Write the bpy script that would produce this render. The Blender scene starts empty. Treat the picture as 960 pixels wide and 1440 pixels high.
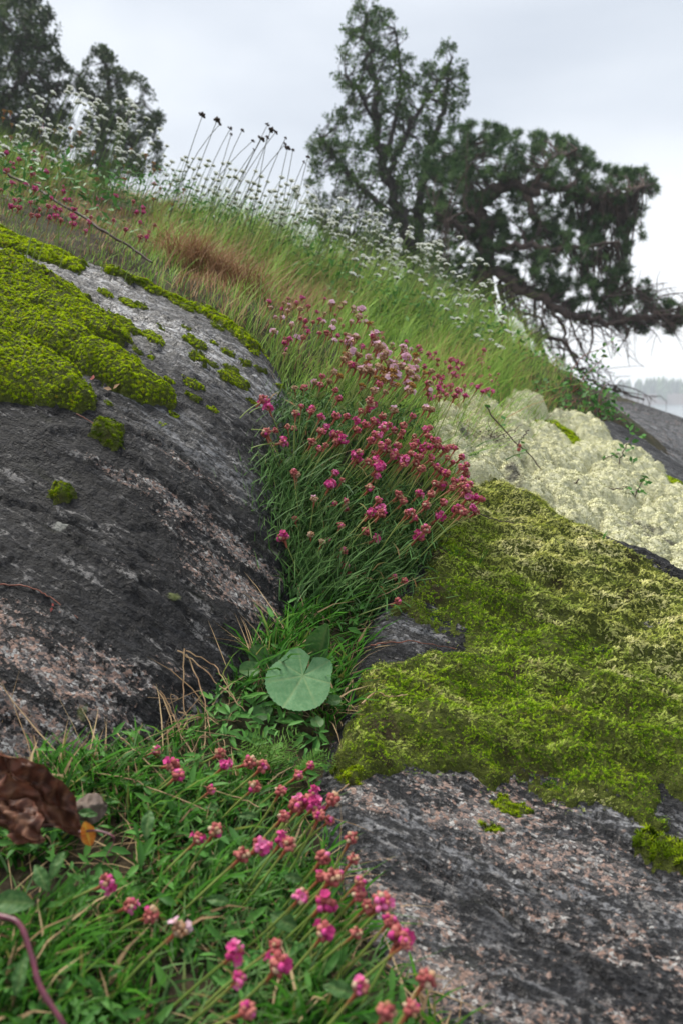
import bpy, math, random
import numpy as np
from mathutils import Vector, Matrix

SC = bpy.context.scene
COL = SC.collection
rng = np.random.default_rng(7)
random.seed(7)
R = math.radians

# ------------------------------------------------------------------ camera
LENS, PITCH = 28.0, R(8.38)
F = LENS / 36.0 * 1440.0                     # focal length in pixels of a 960 x 1440 frame
cam = bpy.data.objects.new('camera', bpy.data.cameras.new('camera'))
COL.objects.link(cam)
cam.location = (0, 0, 0)
cam.rotation_euler = (R(90) - PITCH, 0, 0)
cam.data.sensor_fit = 'VERTICAL'
cam.data.sensor_height = 36.0
cam.data.sensor_width = 24.0
cam.data.lens = LENS
cam.data.clip_start = 0.02
cam.data.clip_end = 9000
cam.data.dof.use_dof = True
cam.data.dof.focus_distance = 1.12
cam.data.dof.aperture_fstop = 6.6
SC.camera = cam

# ------------------------------------------------------------------ sky, sun, exposure
SUN_EL, SUN_AZ = R(60), R(-42)                # azimuth clockwise from +Y: ahead of the camera and to the right
SC.view_settings.view_transform = 'Standard'
SC.view_settings.look = 'None'
SC.view_settings.exposure = 1.85
SC.view_settings.gamma = 1.0
SC.view_settings.use_curve_mapping = False
W = bpy.data.worlds.new('World')
SC.world = W
W.use_nodes = True


class NT:
    """small node tree writer"""
    def __init__(s, tree):
        s.t = tree
        s.t.nodes.clear()

    def n(s, kind, ins=None, **props):
        nd = s.t.nodes.new(kind)
        for k, v in props.items():
            setattr(nd, k, v)
        for k, v in (ins or {}).items():
            sock = nd.inputs[k]
            if isinstance(v, bpy.types.NodeSocket):
                s.t.links.new(v, sock)
            else:
                if isinstance(v, tuple) and len(v) == 3 and sock.type == 'RGBA':
                    v = (*v, 1)
                sock.default_value = v
        return nd

    def mix(s, f, a, b, blend='MIX'):
        nd = s.n('ShaderNodeMix', data_type='RGBA', blend_type=blend)
        for i, v in ((0, f), (6, a), (7, b)):
            sock = nd.inputs[i]
            if isinstance(v, bpy.types.NodeSocket):
                s.t.links.new(v, sock)
            else:
                sock.default_value = (*v, 1) if isinstance(v, tuple) and len(v) == 3 else v
        return nd.outputs[2]

    def math(s, op, a, b=0.0, c=0.0, clamp=False):
        nd = s.n('ShaderNodeMath', operation=op, use_clamp=clamp)
        for i, v in enumerate((a, b, c)):
            if isinstance(v, bpy.types.NodeSocket):
                s.t.links.new(v, nd.inputs[i])
            else:
                nd.inputs[i].default_value = v
        return nd.outputs[0]

    def ramp(s, f, stops, mode='LINEAR'):
        nd = s.n('ShaderNodeValToRGB', {0: f})
        cr = nd.color_ramp
        cr.interpolation = mode
        while len(cr.elements) < len(stops):
            cr.elements.new(0.5)
        for e, (p, c) in zip(cr.elements, stops):
            e.position = p
            e.color = (c, c, c, 1) if not isinstance(c, tuple) else (*c, 1)
        return nd.outputs[0]

    def step(s, v, lo, hi):
        nd = s.n('ShaderNodeMapRange', {0: v, 1: lo, 2: hi, 3: 0.0, 4: 1.0}, interpolation_type='SMOOTHSTEP')
        return nd.outputs[0]

    def noise(s, vec, scale, detail=4.0, rough=0.55, dist=0.0):
        nd = s.n('ShaderNodeTexNoise', {'Vector': vec, 'Scale': scale, 'Detail': detail, 'Roughness': rough, 'Distortion': dist})
        return nd.outputs[0]

    def attr(s, name):
        return s.n('ShaderNodeAttribute', attribute_name=name).outputs['Fac']


def build_world():
    t = NT(W.node_tree)
    sky = t.n('ShaderNodeTexSky', sky_type='NISHITA', sun_disc=False, sun_elevation=SUN_EL, sun_rotation=SUN_AZ,
              air_density=1.0, dust_density=3.0, ozone_density=1.0)
    tc = t.n('ShaderNodeTexCoord')
    mp = t.n('ShaderNodeMapping', {'Vector': tc.outputs['Generated'], 'Scale': (1.0, 1.0, 2.2), 'Location': (3.1, 0.4, 0.0)})
    c = t.noise(mp.outputs[0], 1.7, 4.0, 0.45, 0.3)
    cloud = t.ramp(c, [(0.32, (1.74, 1.92, 2.18)), (0.5, (2.2, 2.36, 2.58)), (0.66, (2.75, 2.88, 3.04))])
    z = t.n('ShaderNodeSeparateXYZ', {0: tc.outputs['Generated']}).outputs[2]
    low = t.ramp(t.math('ABSOLUTE', z), [(0.0, 1.0), (0.10, 0.75), (0.3, 0.0)])
    cloud = t.mix(low, cloud, (3.35, 3.4, 3.46))
    col = t.mix(0.97, sky.outputs[0], cloud)
    bg = t.n('ShaderNodeBackground', {'Color': col, 'Strength': 0.1})
    out = t.n('ShaderNodeOutputWorld', {'Surface': bg.outputs[0]})


build_world()
sun = bpy.data.objects.new('sun', bpy.data.lights.new('sun', 'SUN'))
COL.objects.link(sun)
sun.data.energy = 1.5
sun.data.angle = R(26)
sun.data.color = (1.0, 0.95, 0.86)
_sd = Vector((math.sin(SUN_AZ) * math.cos(SUN_EL), math.cos(SUN_AZ) * math.cos(SUN_EL), math.sin(SUN_EL)))
sun.rotation_euler = _sd.to_track_quat('Z', 'Y').to_euler()
sun.location = _sd * 30
SC.cycles.max_bounces = 8
SC.cycles.transparent_max_bounces = 8
SC.cycles.volume_bounces = 2

# ------------------------------------------------------------------ maths helpers
cp, sp_ = math.cos(PITCH), math.sin(PITCH)


def P(u, v, d):
    """point at depth d (metres along the view) behind place (u, v) of the 960 x 1440 picture"""
    u, v, d = np.asarray(u, float), np.asarray(v, float), np.asarray(d, float)
    a, b = (u - 480) / F, (720 - v) / F
    return np.stack([a * d, d * (cp + b * sp_), d * (b * cp - sp_)], -1)


def pix(p):
    p = np.asarray(p, float)
    d = p[..., 1] * cp - p[..., 2] * sp_
    return 480 + F * p[..., 0] / d, 720 - F * (p[..., 1] * sp_ + p[..., 2] * cp) / d, d


_perm = np.random.default_rng(3).permutation(256)
_perm = np.concatenate([_perm, _perm, _perm])
_g = np.random.default_rng(4).normal(size=(256, 3))
_g /= np.linalg.norm(_g, axis=1, keepdims=True)


def perlin(p):
    p = np.asarray(p, float)
    i = np.floor(p).astype(int)
    f = p - i
    w = f * f * f * (f * (f * 6 - 15) + 10)
    i &= 255
    out = 0
    for dx in (0, 1):
        for dy in (0, 1):
            for dz in (0, 1):
                h = _perm[_perm[_perm[i[..., 0] + dx] + i[..., 1] + dy] + i[..., 2] + dz]
                g = _g[h]
                dot = g[..., 0] * (f[..., 0] - dx) + g[..., 1] * (f[..., 1] - dy) + g[..., 2] * (f[..., 2] - dz)
                wx = w[..., 0] if dx else 1 - w[..., 0]
                wy = w[..., 1] if dy else 1 - w[..., 1]
                wz = w[..., 2] if dz else 1 - w[..., 2]
                out = out + dot * wx * wy * wz
    return out * 1.5


def fbm(p, oct=4, gain=0.5):
    p = np.asarray(p, float)
    a, s, o = 1.0, 0.0, 0.0
    for k in range(oct):
        o = o + a * perlin(p * 2 ** k + 17.3 * k)
        a *= gain
    return o


def worley(p, seed=0):
    """distance to the nearest of jittered 2-D cell points, cell size 1"""
    p = np.asarray(p, float)
    i = np.floor(p).astype(int)
    best = np.full(p.shape[:-1], 9.0)
    for dx in (-1, 0, 1):
        for dy in (-1, 0, 1):
            cx, cy = i[..., 0] + dx, i[..., 1] + dy
            h = _perm[(_perm[(cx + seed) & 255] + cy) & 255]
            h2 = _perm[(h + 91) & 255]
            px, py = cx + h / 255.0, cy + h2 / 255.0
            best = np.minimum(best, (p[..., 0] - px) ** 2 + (p[..., 1] - py) ** 2)
    return np.sqrt(best)


def cells(p, seed=0):
    """a random height for the nearest of jittered 2-D cell points"""
    p = np.asarray(p, float)
    i = np.floor(p).astype(int)
    best = np.full(p.shape[:-1], 9.0)
    val = np.zeros(p.shape[:-1])
    for dx in (-1, 0, 1):
        for dy in (-1, 0, 1):
            cx, cy = i[..., 0] + dx, i[..., 1] + dy
            h = _perm[(_perm[(cx + seed) & 255] + cy) & 255]
            h2 = _perm[(h + 91) & 255]
            d = (p[..., 0] - cx - h / 255.0) ** 2 + (p[..., 1] - cy - h2 / 255.0) ** 2
            m = d < best
            best = np.where(m, d, best)
            val = np.where(m, _perm[(h + 37) & 255] / 255.0, val)
    return val


def smooth(x, a, b):
    t = np.clip((x - a) / (b - a), 0, 1)
    return t * t * (3 - 2 * t)


class TPS:
    """thin plate spline height field z(x, y) through control points"""
    def __init__(s, pts, lam=1e-4):
        p = np.asarray(pts, float)
        s.c = p[:, :2]
        n = len(p)
        K = s.k(np.linalg.norm(s.c[:, None] - s.c[None], axis=2)) + lam * np.eye(n)
        Q = np.hstack([np.ones((n, 1)), s.c])
        A = np.block([[K, Q], [Q.T, np.zeros((3, 3))]])
        s.w = np.linalg.solve(A, np.concatenate([p[:, 2], np.zeros(3)]))

    @staticmethod
    def k(r):
        return np.where(r > 1e-9, r * r * np.log(np.maximum(r, 1e-9)), 0.0)

    def __call__(s, x, y):
        x, y = np.asarray(x, float), np.asarray(y, float)
        o = s.w[-3] + s.w[-2] * x + s.w[-1] * y
        for (cx, cy), w in zip(s.c, s.w):
            o = o + w * s.k(np.hypot(x - cx, y - cy))
        return o


def poly_sd(x, y, poly):
    """signed distance to a polygon, positive inside"""
    x, y = np.asarray(x, float), np.asarray(y, float)
    q = np.asarray(poly, float)
    d = np.full(x.shape, 1e9)
    ins = np.zeros(x.shape, bool)
    for (ax, ay), (bx, by) in zip(q, np.roll(q, -1, 0)):
        ex, ey = bx - ax, by - ay
        t = np.clip(((x - ax) * ex + (y - ay) * ey) / (ex * ex + ey * ey + 1e-12), 0, 1)
        d = np.minimum(d, np.hypot(x - ax - t * ex, y - ay - t * ey))
        cr = (ay > y) != (by > y)
        ins ^= cr & (x < (bx - ax) * (y - ay) / (by - ay + 1e-15) + ax)
    return np.where(ins, d, -d)


def hit(u, v, fn, d0=0.3, d1=8.0, n=260):
    """where the line of sight through (u, v) meets a height field (closest approach if it misses)"""
    u, v = np.atleast_1d(np.asarray(u, float)), np.atleast_1d(np.asarray(v, float))
    ds = np.geomspace(d0, d1, n)
    p = P(u[:, None], v[:, None], ds[None])
    gap = p[..., 2] - fn(p[..., 0], p[..., 1])
    first = np.argmax(gap < 0, axis=1)
    miss = ~(gap < 0).any(1)
    near = np.argmin(np.abs(gap) / ds[None] + 0.0, axis=1)
    k = np.clip(first, 1, n - 1)
    r = np.arange(len(u))
    g0, g1 = gap[r, k - 1], gap[r, k]
    t = np.clip(g0 / (g0 - g1 + 1e-12), 0, 1)
    d = ds[k - 1] + t * (ds[k] - ds[k - 1])
    d = np.where(miss, ds[near], d)
    o = P(u, v, d)
    o[:, 2] = fn(o[:, 0], o[:, 1])
    return o


def to_world(poly, fn, **k):
    a = np.asarray(poly, float)
    return hit(a[:, 0], a[:, 1], fn, **k)[:, :2]


# ------------------------------------------------------------------ mesh helpers
def link(name, me, mat=None, parent=None):
    o = bpy.data.objects.new(name, me)
    COL.objects.link(o)
    if mat is not None:
        for m in (mat if isinstance(mat, (list, tuple)) else [mat]):
            me.materials.append(m)
    if parent is not None:
        o.parent = parent
    return o


def tag(o, label=None, cat=None, group=None, kind=None):
    if label: o['label'] = label
    if cat: o['category'] = cat
    if group: o['group'] = group
    if kind: o['kind'] = kind
    return o


def empty(name, loc, label=None, cat=None, group=None):
    o = bpy.data.objects.new(name, None)
    COL.objects.link(o)
    o.location = loc
    o.empty_display_size = 0.02
    return tag(o, label, cat, group)


def mesh(name, V, faces, attrs=None, smooth_=True, mats=None):
    """faces: list of (m, k) index arrays; attrs: name -> per vertex floats; mats: per face material index"""
    me = bpy.data.meshes.new(name)
    V = np.asarray(V, np.float32)
    faces = [np.asarray(f, np.int32) for f in (faces if isinstance(faces, (list, tuple)) else [faces]) if len(f)]
    me.vertices.add(len(V))
    me.vertices.foreach_set('co', V.ravel())
    idx = np.concatenate([f.ravel() for f in faces])
    tot = np.concatenate([np.full(len(f), f.shape[1], np.int32) for f in faces])
    st = np.concatenate([[0], np.cumsum(tot)[:-1]]).astype(np.int32)
    me.loops.add(len(idx))
    me.loops.foreach_set('vertex_index', idx)
    me.polygons.add(len(tot))
    me.polygons.foreach_set('loop_start', st)
    me.polygons.foreach_set('loop_total', tot)
    if smooth_:
        me.polygons.foreach_set('use_smooth', np.ones(len(tot), bool))
    if mats is not None:
        me.polygons.foreach_set('material_index', np.asarray(mats, np.int32))
    attrs = dict(attrs or {})
    cn = attrs.pop('cn', None)
    if cn is not None:
        at = me.attributes.new('custom_normal', 'FLOAT_VECTOR', 'POINT')
        at.data.foreach_set('vector', np.asarray(cn, np.float32).ravel())
    for k, a in attrs.items():
        at = me.attributes.new(k, 'FLOAT', 'POINT')
        at.data.foreach_set('value', np.asarray(a, np.float32).ravel())
    me.update()
    me.validate()
    return me


def grid_faces(nx, ny, keep=None):
    a = np.arange(nx * ny).reshape(ny, nx)
    q = np.stack([a[:-1, :-1], a[:-1, 1:], a[1:, 1:], a[1:, :-1]], -1).reshape(-1, 4)
    if keep is not None:
        k = keep.reshape(ny, nx)
        m = (k[:-1, :-1] & k[:-1, 1:] & k[1:, 1:] & k[1:, :-1]).ravel()
        q = q[m]
    return q


def compact(V, q, attrs):
    used = np.zeros(len(V), bool)
    used[q.ravel()] = True
    remap = np.cumsum(used) - 1
    return V[used], remap[q], {k: np.asarray(a)[used] for k, a in attrs.items()}


class Geo:
    """collects pieces of geometry into one mesh"""
    def __init__(s):
        s.V, s.T, s.Q, s.n, s.A, s.mt, s.mq, s.N, s.soft = [], [], [], 0, {}, [], [], [], False

    def add(s, V, T=None, Q=None, mi=0, cn=None, **attrs):
        V = np.asarray(V, float)
        if cn is None:
            cn = np.zeros(V.shape)
            for F_ in (T, Q):
                if F_ is not None and len(F_):
                    F_ = np.asarray(F_)
                    fn_ = np.cross(V[F_[:, 1]] - V[F_[:, 0]], V[F_[:, -1]] - V[F_[:, 0]])
                    for k in range(F_.shape[1]):
                        for c in range(3):
                            cn[:, c] += np.bincount(F_[:, k], fn_[:, c], len(V))
            cn /= np.linalg.norm(cn, axis=1, keepdims=True) + 1e-12
        else:
            s.soft = True
        s.N.append(cn)
        if T is not None and len(T):
            s.T.append(np.asarray(T) + s.n)
            s.mt.append(np.full(len(T), mi))
        if Q is not None and len(Q):
            s.Q.append(np.asarray(Q) + s.n)
            s.mq.append(np.full(len(Q), mi))
        s.V.append(V)
        for k in set(s.A) | set(attrs):
            if k not in s.A:
                s.A[k] = [np.zeros(s.n)] if s.n else []
            a = attrs.get(k, 0.0)
            s.A[k].append(np.broadcast_to(np.asarray(a, float), (len(V),)))
        s.n += len(V)

    def mesh(s, name, smooth_=True):
        f, m = [], []
        if s.T:
            f.append(np.concatenate(s.T)); m += s.mt
        if s.Q:
            f.append(np.concatenate(s.Q)); m += s.mq
        A = {k: np.concatenate(a) for k, a in s.A.items()}
        if s.soft:
            A['cn'] = np.concatenate(s.N)
        return mesh(name, np.concatenate(s.V), f, A, smooth_, np.concatenate(m))


def basis(nrm, yaw=None, tilt=None):
    """rotation matrices whose z axis is nrm, turned by yaw about it"""
    n = nrm / (np.linalg.norm(nrm, axis=1, keepdims=True) + 1e-12)
    h = np.where(np.abs(n[:, :1]) < 0.9, np.array([[1.0, 0, 0]]), np.array([[0, 1.0, 0]]))
    x = np.cross(h, n)
    x = np.cross(n, x)
    x /= np.linalg.norm(x, axis=1, keepdims=True)
    y = np.cross(n, x)
    if yaw is not None:
        c, s = np.cos(yaw)[:, None], np.sin(yaw)[:, None]
        x, y = c * x + s * y, -s * x + c * y
    return np.stack([x, y, n], -1)


def scatter(geo, tmpl, pos, nrm, scale, yaw=None, mi=0, extra=None, soft=0.0):
    """copies of a small template (V, T, attrs) as real geometry"""
    V, T, at = tmpl
    N = len(pos)
    if N == 0:
        return
    if yaw is None:
        yaw = rng.uniform(0, 2 * np.pi, N)
    M = basis(nrm, yaw)
    s = np.broadcast_to(np.asarray(scale, float), (N,))
    W_ = np.einsum('nij,vj->nvi', M, V) * s[:, None, None] + pos[:, None]
    T_ = T[None] + (np.arange(N) * len(V))[:, None, None]
    A = {k: np.tile(a, N) for k, a in at.items()}
    A['rnd'] = np.repeat(rng.random(N), len(V))
    for k, a in (extra or {}).items():
        A[k] = np.repeat(a, len(V))
    W_, T_ = W_.reshape(-1, 3), T_.reshape(-1, T.shape[1])
    cn = None
    if soft:
        # leaves turned to face out of the cushion, shaded mostly like the cushion they make up
        n0 = nrm / (np.linalg.norm(nrm, axis=1, keepdims=True) + 1e-12)
        nv = np.repeat(n0, len(V), 0)
        c = W_ - np.repeat(pos, len(V), 0)
        cn = nv * soft + (1 - soft) * c / (np.linalg.norm(c, axis=1, keepdims=True) + 1e-12)
        cn /= np.linalg.norm(cn, axis=1, keepdims=True) + 1e-12
        g_ = np.cross(W_[T_[:, 1]] - W_[T_[:, 0]], W_[T_[:, 2]] - W_[T_[:, 0]])
        bad = np.sum(g_ * nv[T_[:, 0]], 1) < 0
        T_[bad] = T_[bad][:, ::-1]
    geo.add(W_, T=T_, mi=mi, cn=cn, **A)


def tube(pts, rad, sides=6, cap=True):
    """V, quads, t along a tapered tube through the points"""
    p = np.asarray(pts, float)
    n = len(p)
    r = np.broadcast_to(np.asarray(rad, float), (n,))
    tan = np.gradient(p, axis=0)
    tan /= np.linalg.norm(tan, axis=1, keepdims=True) + 1e-12
    ref = np.array([0.31, 0.87, 0.2]) if abs(tan[0] @ np.array([0.31, 0.87, 0.2])) < 0.85 else np.array([1.0, 0, 0])
    a = np.cross(tan, ref); a /= np.linalg.norm(a, axis=1, keepdims=True) + 1e-12
    b = np.cross(tan, a)
    th = np.arange(sides) * 2 * np.pi / sides
    V = p[:, None] + r[:, None, None] * (np.cos(th)[None, :, None] * a[:, None] + np.sin(th)[None, :, None] * b[:, None])
    i = np.arange(n - 1)[:, None] * sides
    j = np.arange(sides)[None]
    j2 = (j + 1) % sides
    Q = np.stack([i + j, i + j2, i + sides + j2, i + sides + j], -1).reshape(-1, 4)
    return V.reshape(-1, 3), Q, np.repeat(np.linspace(0, 1, n), sides)


def bez(a, b, c, n):
    t = np.linspace(0, 1, n)[:, None]
    return (1 - t) ** 2 * np.asarray(a) + 2 * t * (1 - t) * np.asarray(b) + t * t * np.asarray(c)


def poly_curve(pts, n):
    """smooth curve through points"""
    p = np.asarray(pts, float)
    t = np.linspace(0, len(p) - 1, n)
    q = np.vstack([2 * p[0] - p[1], p, 2 * p[-1] - p[-2]])
    i = np.clip(t.astype(int), 0, len(p) - 2)
    f = (t - i)[:, None]
    a, b, c, d = q[i], q[i + 1], q[i + 2], q[i + 3]
    return 0.5 * (2 * b + (c - a) * f + (2 * a - 5 * b + 4 * c - d) * f * f + (3 * b - a - 3 * c + d) * f ** 3)


def blades(geo, base, tip, mid, w, rnd, seg=3, mi=0, face=None, **extra):
    """many grass blades: quadratic curves, tapering ribbons"""
    N = len(base)
    t = np.linspace(0, 1, seg + 1)
    c = ((1 - t) ** 2)[None, :, None] * base[:, None] + (2 * t * (1 - t))[None, :, None] * mid[:, None] + (t * t)[None, :, None] * tip[:, None]
    d = tip - base
    if face is None:
        th = rng.uniform(0, np.pi, N)
        side = np.stack([np.cos(th), np.sin(th), np.zeros(N)], -1)
    else:
        side = face
    side = side - d * (np.sum(side * d, 1) / (np.sum(d * d, 1) + 1e-12))[:, None]
    side /= np.linalg.norm(side, axis=1, keepdims=True) + 1e-12
    nf = np.cross(side, d)
    nf /= np.linalg.norm(nf, axis=1, keepdims=True) + 1e-12
    flip = nf @ np.array([0, -1.0, .6]) < 0
    side[flip] *= -1
    nf[flip] *= -1
    cn = nf * .55 + np.array([0, 0, .75])
    cn /= np.linalg.norm(cn, axis=1, keepdims=True) + 1e-12
    prof = np.clip(1.15 * (1 - t ** 1.6), 0, 1) * (0.65 + 0.35 * np.minimum(1, t * 4))
    ww = np.broadcast_to(np.asarray(w, float), (N,))
    off = side[:, None] * (ww[:, None] * prof[None] / 2)[:, :, None]
    L, Rr = c - off, c + off
    V = np.stack([L[:, :-1], Rr[:, :-1]], 2).reshape(N, -1, 3)
    V = np.concatenate([V, c[:, -1:]], 1)
    k = V.shape[1]
    q = [[2 * i, 2 * i + 1, 2 * i + 3, 2 * i + 2] for i in range(seg - 1)]
    tr = [[2 * (seg - 1), 2 * (seg - 1) + 1, k - 1]]
    o = (np.arange(N) * k)[:, None, None]
    tt = np.concatenate([np.repeat(t[:-1], 2), [1.0]])
    A = {kk: np.repeat(np.broadcast_to(a, (N,)), k) for kk, a in extra.items()}
    geo.add(V.reshape(-1, 3), T=(np.array(tr)[None] + o).reshape(-1, 3), Q=(np.array(q)[None] + o).reshape(-1, 4), mi=mi,
            cn=np.repeat(cn, k, 0), rnd=np.repeat(rnd, k), t=np.tile(tt, N), **A)


# ------------------------------------------------------------------ materials
def mat(name):
    m = bpy.data.materials.new(name)
    m.use_nodes = True
    return m, NT(m.node_tree)


def finish(t, color, rough=0.6, normal=None, spec=0.5, trans=0.0, tcol=None, metallic=0.0):
    ins = {'Base Color': color, 'Roughness': rough, 'Specular IOR Level': spec}
    if normal is not None:
        ins['Normal'] = normal
    b = t.n('ShaderNodeBsdfPrincipled', ins)
    sh = b.outputs[0]
    if trans:
        tr = t.n('ShaderNodeBsdfTranslucent', {'Color': tcol if tcol is not None else color})
        sh = t.n('ShaderNodeMixShader', {0: trans, 1: sh, 2: tr.outputs[0]}).outputs[0]
    t.n('ShaderNodeOutputMaterial', {'Surface': sh})


def foliage(name, stops, tip=None, trans=0.2, rough=0.6, spec=0.10, tipmix=(0.4, 1.0), extra=None, big=None):
    """leaf material: colour by the random number of each leaf, tip colour towards the end"""
    m, t = mat(name)
    c = t.ramp(t.attr('rnd'), stops)
    if tip is not None:
        c = t.mix(t.step(t.attr('t'), *tipmix), c, tip)
    if extra is not None:
        c = t.mix(t.attr(extra[0]), c, t.ramp(t.attr('rnd'), extra[1]))
    if big is not None:
        tc = t.n('ShaderNodeTexCoord')
        nz = t.noise(tc.outputs['Object'], big[0], 3.0)
        c = t.mix(t.step(nz, 0.42, 0.62), c, t.mix(1.0, c, big[1], 'MULTIPLY'))
    finish(t, c, rough, None, spec, trans)
    return m


def plain(name, col, rough=0.6, spec=0.4, trans=0.0, var=None):
    m, t = mat(name)
    c = col
    if var is not None:
        tc = t.n('ShaderNodeTexCoord')
        nz = t.noise(tc.outputs['Object'], var[0], 4.0)
        c = t.mix(t.step(nz, 0.35, 0.65), col, var[1])
    finish(t, c, rough, None, spec, trans)
    return m


LIN = np.array([0.84, -0.10, -0.53])            # the direction in which the bedrock is foliated
LIN /= np.linalg.norm(LIN)
_l2 = np.cross(LIN, [0.2, -0.75, 0.55]); _l2 /= np.linalg.norm(_l2)
_l3 = np.cross(LIN, _l2)
ROT = np.stack([LIN, _l2, _l3])                 # rows: along, across, up out of the rock


def rock_material(name, pinkness=0.0, lichen=0.3, wet=0.48):
    m, t = mat(name)
    tc = t.n('ShaderNodeTexCoord')
    obj = tc.outputs['Object']
    comb = [t.n('ShaderNodeVectorMath', {0: obj, 1: tuple(r)}, operation='DOT_PRODUCT').outputs['Value'] for r in ROT]
    al, ac, up = comb
    vec = t.n('ShaderNodeCombineXYZ', {0: al, 1: ac, 2: up}).outputs[0]
    str_ = t.n('ShaderNodeMapping', {'Vector': vec, 'Scale': (1.0, 4.0, 3.0)}).outputs[0]
    strong = t.n('ShaderNodeMapping', {'Vector': vec, 'Scale': (1.0, 4.6, 3.6)}).outputs[0]
    bare = t.attr('bare')
    # granite grains
    warp = t.noise(vec, 60, 3)
    gv = t.n('ShaderNodeMapping', {'Vector': vec, 'Scale': (0.8, 1.25, 1.1)}).outputs[0]
    wv = t.n('ShaderNodeVectorMath', {0: gv, 1: t.n('ShaderNodeTexNoise', {'Vector': vec, 'Scale': 90.0, 'Detail': 3.0}).outputs['Color']}, operation='MULTIPLY_ADD')
    wv.inputs[1].default_value = (1, 1, 1)
    nzc = t.n('ShaderNodeTexNoise', {'Vector': vec, 'Scale': 130.0, 'Detail': 3.0}).outputs['Color']
    sc_ = t.n('ShaderNodeVectorMath', {0: nzc}, operation='SCALE'); sc_.inputs[3].default_value = 0.006
    gv2 = t.n('ShaderNodeVectorMath', {0: gv, 1: sc_.outputs[0]}, operation='ADD').outputs[0]
    vo = t.n('ShaderNodeTexVoronoi', {'Vector': gv2, 'Scale': 230.0, 'Randomness': 1.0})
    cell = t.n('ShaderNodeSeparateColor', {0: vo.outputs['Color']}).outputs[0]
    vo2 = t.n('ShaderNodeTexVoronoi', {'Vector': gv2, 'Scale': 420.0, 'Randomness': 1.0})
    cell2 = t.n('ShaderNodeSeparateColor', {0: vo2.outputs['Color']}).outputs[0]
    grain = t.ramp(cell, [(0.0, (0.05, 0.05, 0.055)), (0.2, (0.13, 0.115, 0.11)), (0.34, (0.31, 0.205, 0.165)), (0.56, (0.39, 0.275, 0.23)),
                          (0.74, (0.33, 0.315, 0.305)), (0.9, (0.50, 0.485, 0.47))], 'CONSTANT')
    grain = t.mix(t.step(cell2, 0.62, 0.7), grain, (0.16, 0.14, 0.135))
    # thin dark crust over most of it
    n1 = t.noise(str_, 9.0, 6, 0.62, 0.4)
    n2 = t.noise(strong, 34.0, 6, 0.66, 0.25)
    n3 = t.noise(vec, 170.0, 4, 0.65)
    crust = t.ramp(n2, [(0.32, (0.003, 0.0032, 0.004)), (0.5, (0.0075, 0.0078, 0.0095)), (0.74, (0.032, 0.033, 0.039))])
    crust = t.mix(t.step(n3, 0.50, 0.72), crust, (0.062, 0.06, 0.062))
    # pale grey thin places
    pale = t.math('MULTIPLY', t.step(t.noise(strong, 13.0, 6, 0.66, 0.3), 0.55, 0.64), t.step(n3, 0.42, 0.56))
    crust = t.mix(t.math('MULTIPLY', pale, 0.8), crust, (0.27, 0.26, 0.255))
    lg = t.attr('grey')  # pale streaks; on the upper left face also wet sky sheen painted as colour
    crust = t.mix(t.math('MULTIPLY', lg, t.math('MULTIPLY', t.step(t.noise(strong, 22.0, 6, 0.68), 0.47, 0.60), t.step(n3, 0.36, 0.54))), crust, (0.46, 0.465, 0.49))
    # where the crust is worn away: streaks along the foliation
    v = t.math('ADD', n1, t.math('MULTIPLY', bare, 0.36))
    v = t.math('ADD', v, t.math('MULTIPLY', t.math('SUBTRACT', n3, 0.5), 0.75))
    v = t.math('ADD', v, t.math('MULTIPLY', t.math('SUBTRACT', n2, 0.5), 0.30))
    worn = t.step(v, 0.74 - pinkness, 0.82 - pinkness)
    col = t.mix(worn, crust, grain)
    # small pale and green lichen spots
    lv = t.n('ShaderNodeTexVoronoi', {'Vector': vec, 'Scale': 16.0, 'Randomness': 1.0}, feature='F1')
    ld = t.math('ADD', lv.outputs['Distance'], t.math('MULTIPLY', t.noise(vec, 70, 4), 0.35))
    lsel = t.n('ShaderNodeSeparateColor', {0: lv.outputs['Color']})
    spot = t.math('MULTIPLY', t.step(ld, 0.36, 0.28), t.step(lsel.outputs[1], 0.84, 0.86))
    lcol = t.mix(t.step(lsel.outputs[0], 0.6, 0.65), (0.36, 0.37, 0.34), (0.20, 0.24, 0.07))
    col = t.mix(t.math('MULTIPLY', spot, lichen * 2), col, lcol)
    # dirty green film
    film = t.math('MULTIPLY', t.step(t.noise(str_, 7.0, 5, 0.65), 0.6, 0.74), 0.35)
    col = t.mix(film, col, (0.05, 0.055, 0.028))
    rough = t.mix(worn, t.mix(lg, t.ramp(n3, [(0.3, wet + 0.0), (0.7, wet + 0.3)]), t.ramp(n3, [(0.3, wet - 0.2), (0.7, wet + 0.02)])), (0.78, 0.78, 0.78))
    h = t.math('ADD', t.math('MULTIPLY', n3, 0.75), t.math('MULTIPLY', n2, 0.7))
    h = t.math('ADD', h, t.math('MULTIPLY', t.noise(vec, 420.0, 3, 0.6), 0.22))
    h = t.math('ADD', h, t.math('MULTIPLY', t.math('MULTIPLY', worn, cell), 0.5))
    bmp = t.n('ShaderNodeBump', {'Height': h, 'Strength': 1.0, 'Distance': 0.012})
    finish(t, col, rough, bmp.outputs[0], t.math('ADD', 0.22, t.math('MULTIPLY', lg, 0.55)))
    return m


M = {}


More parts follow.
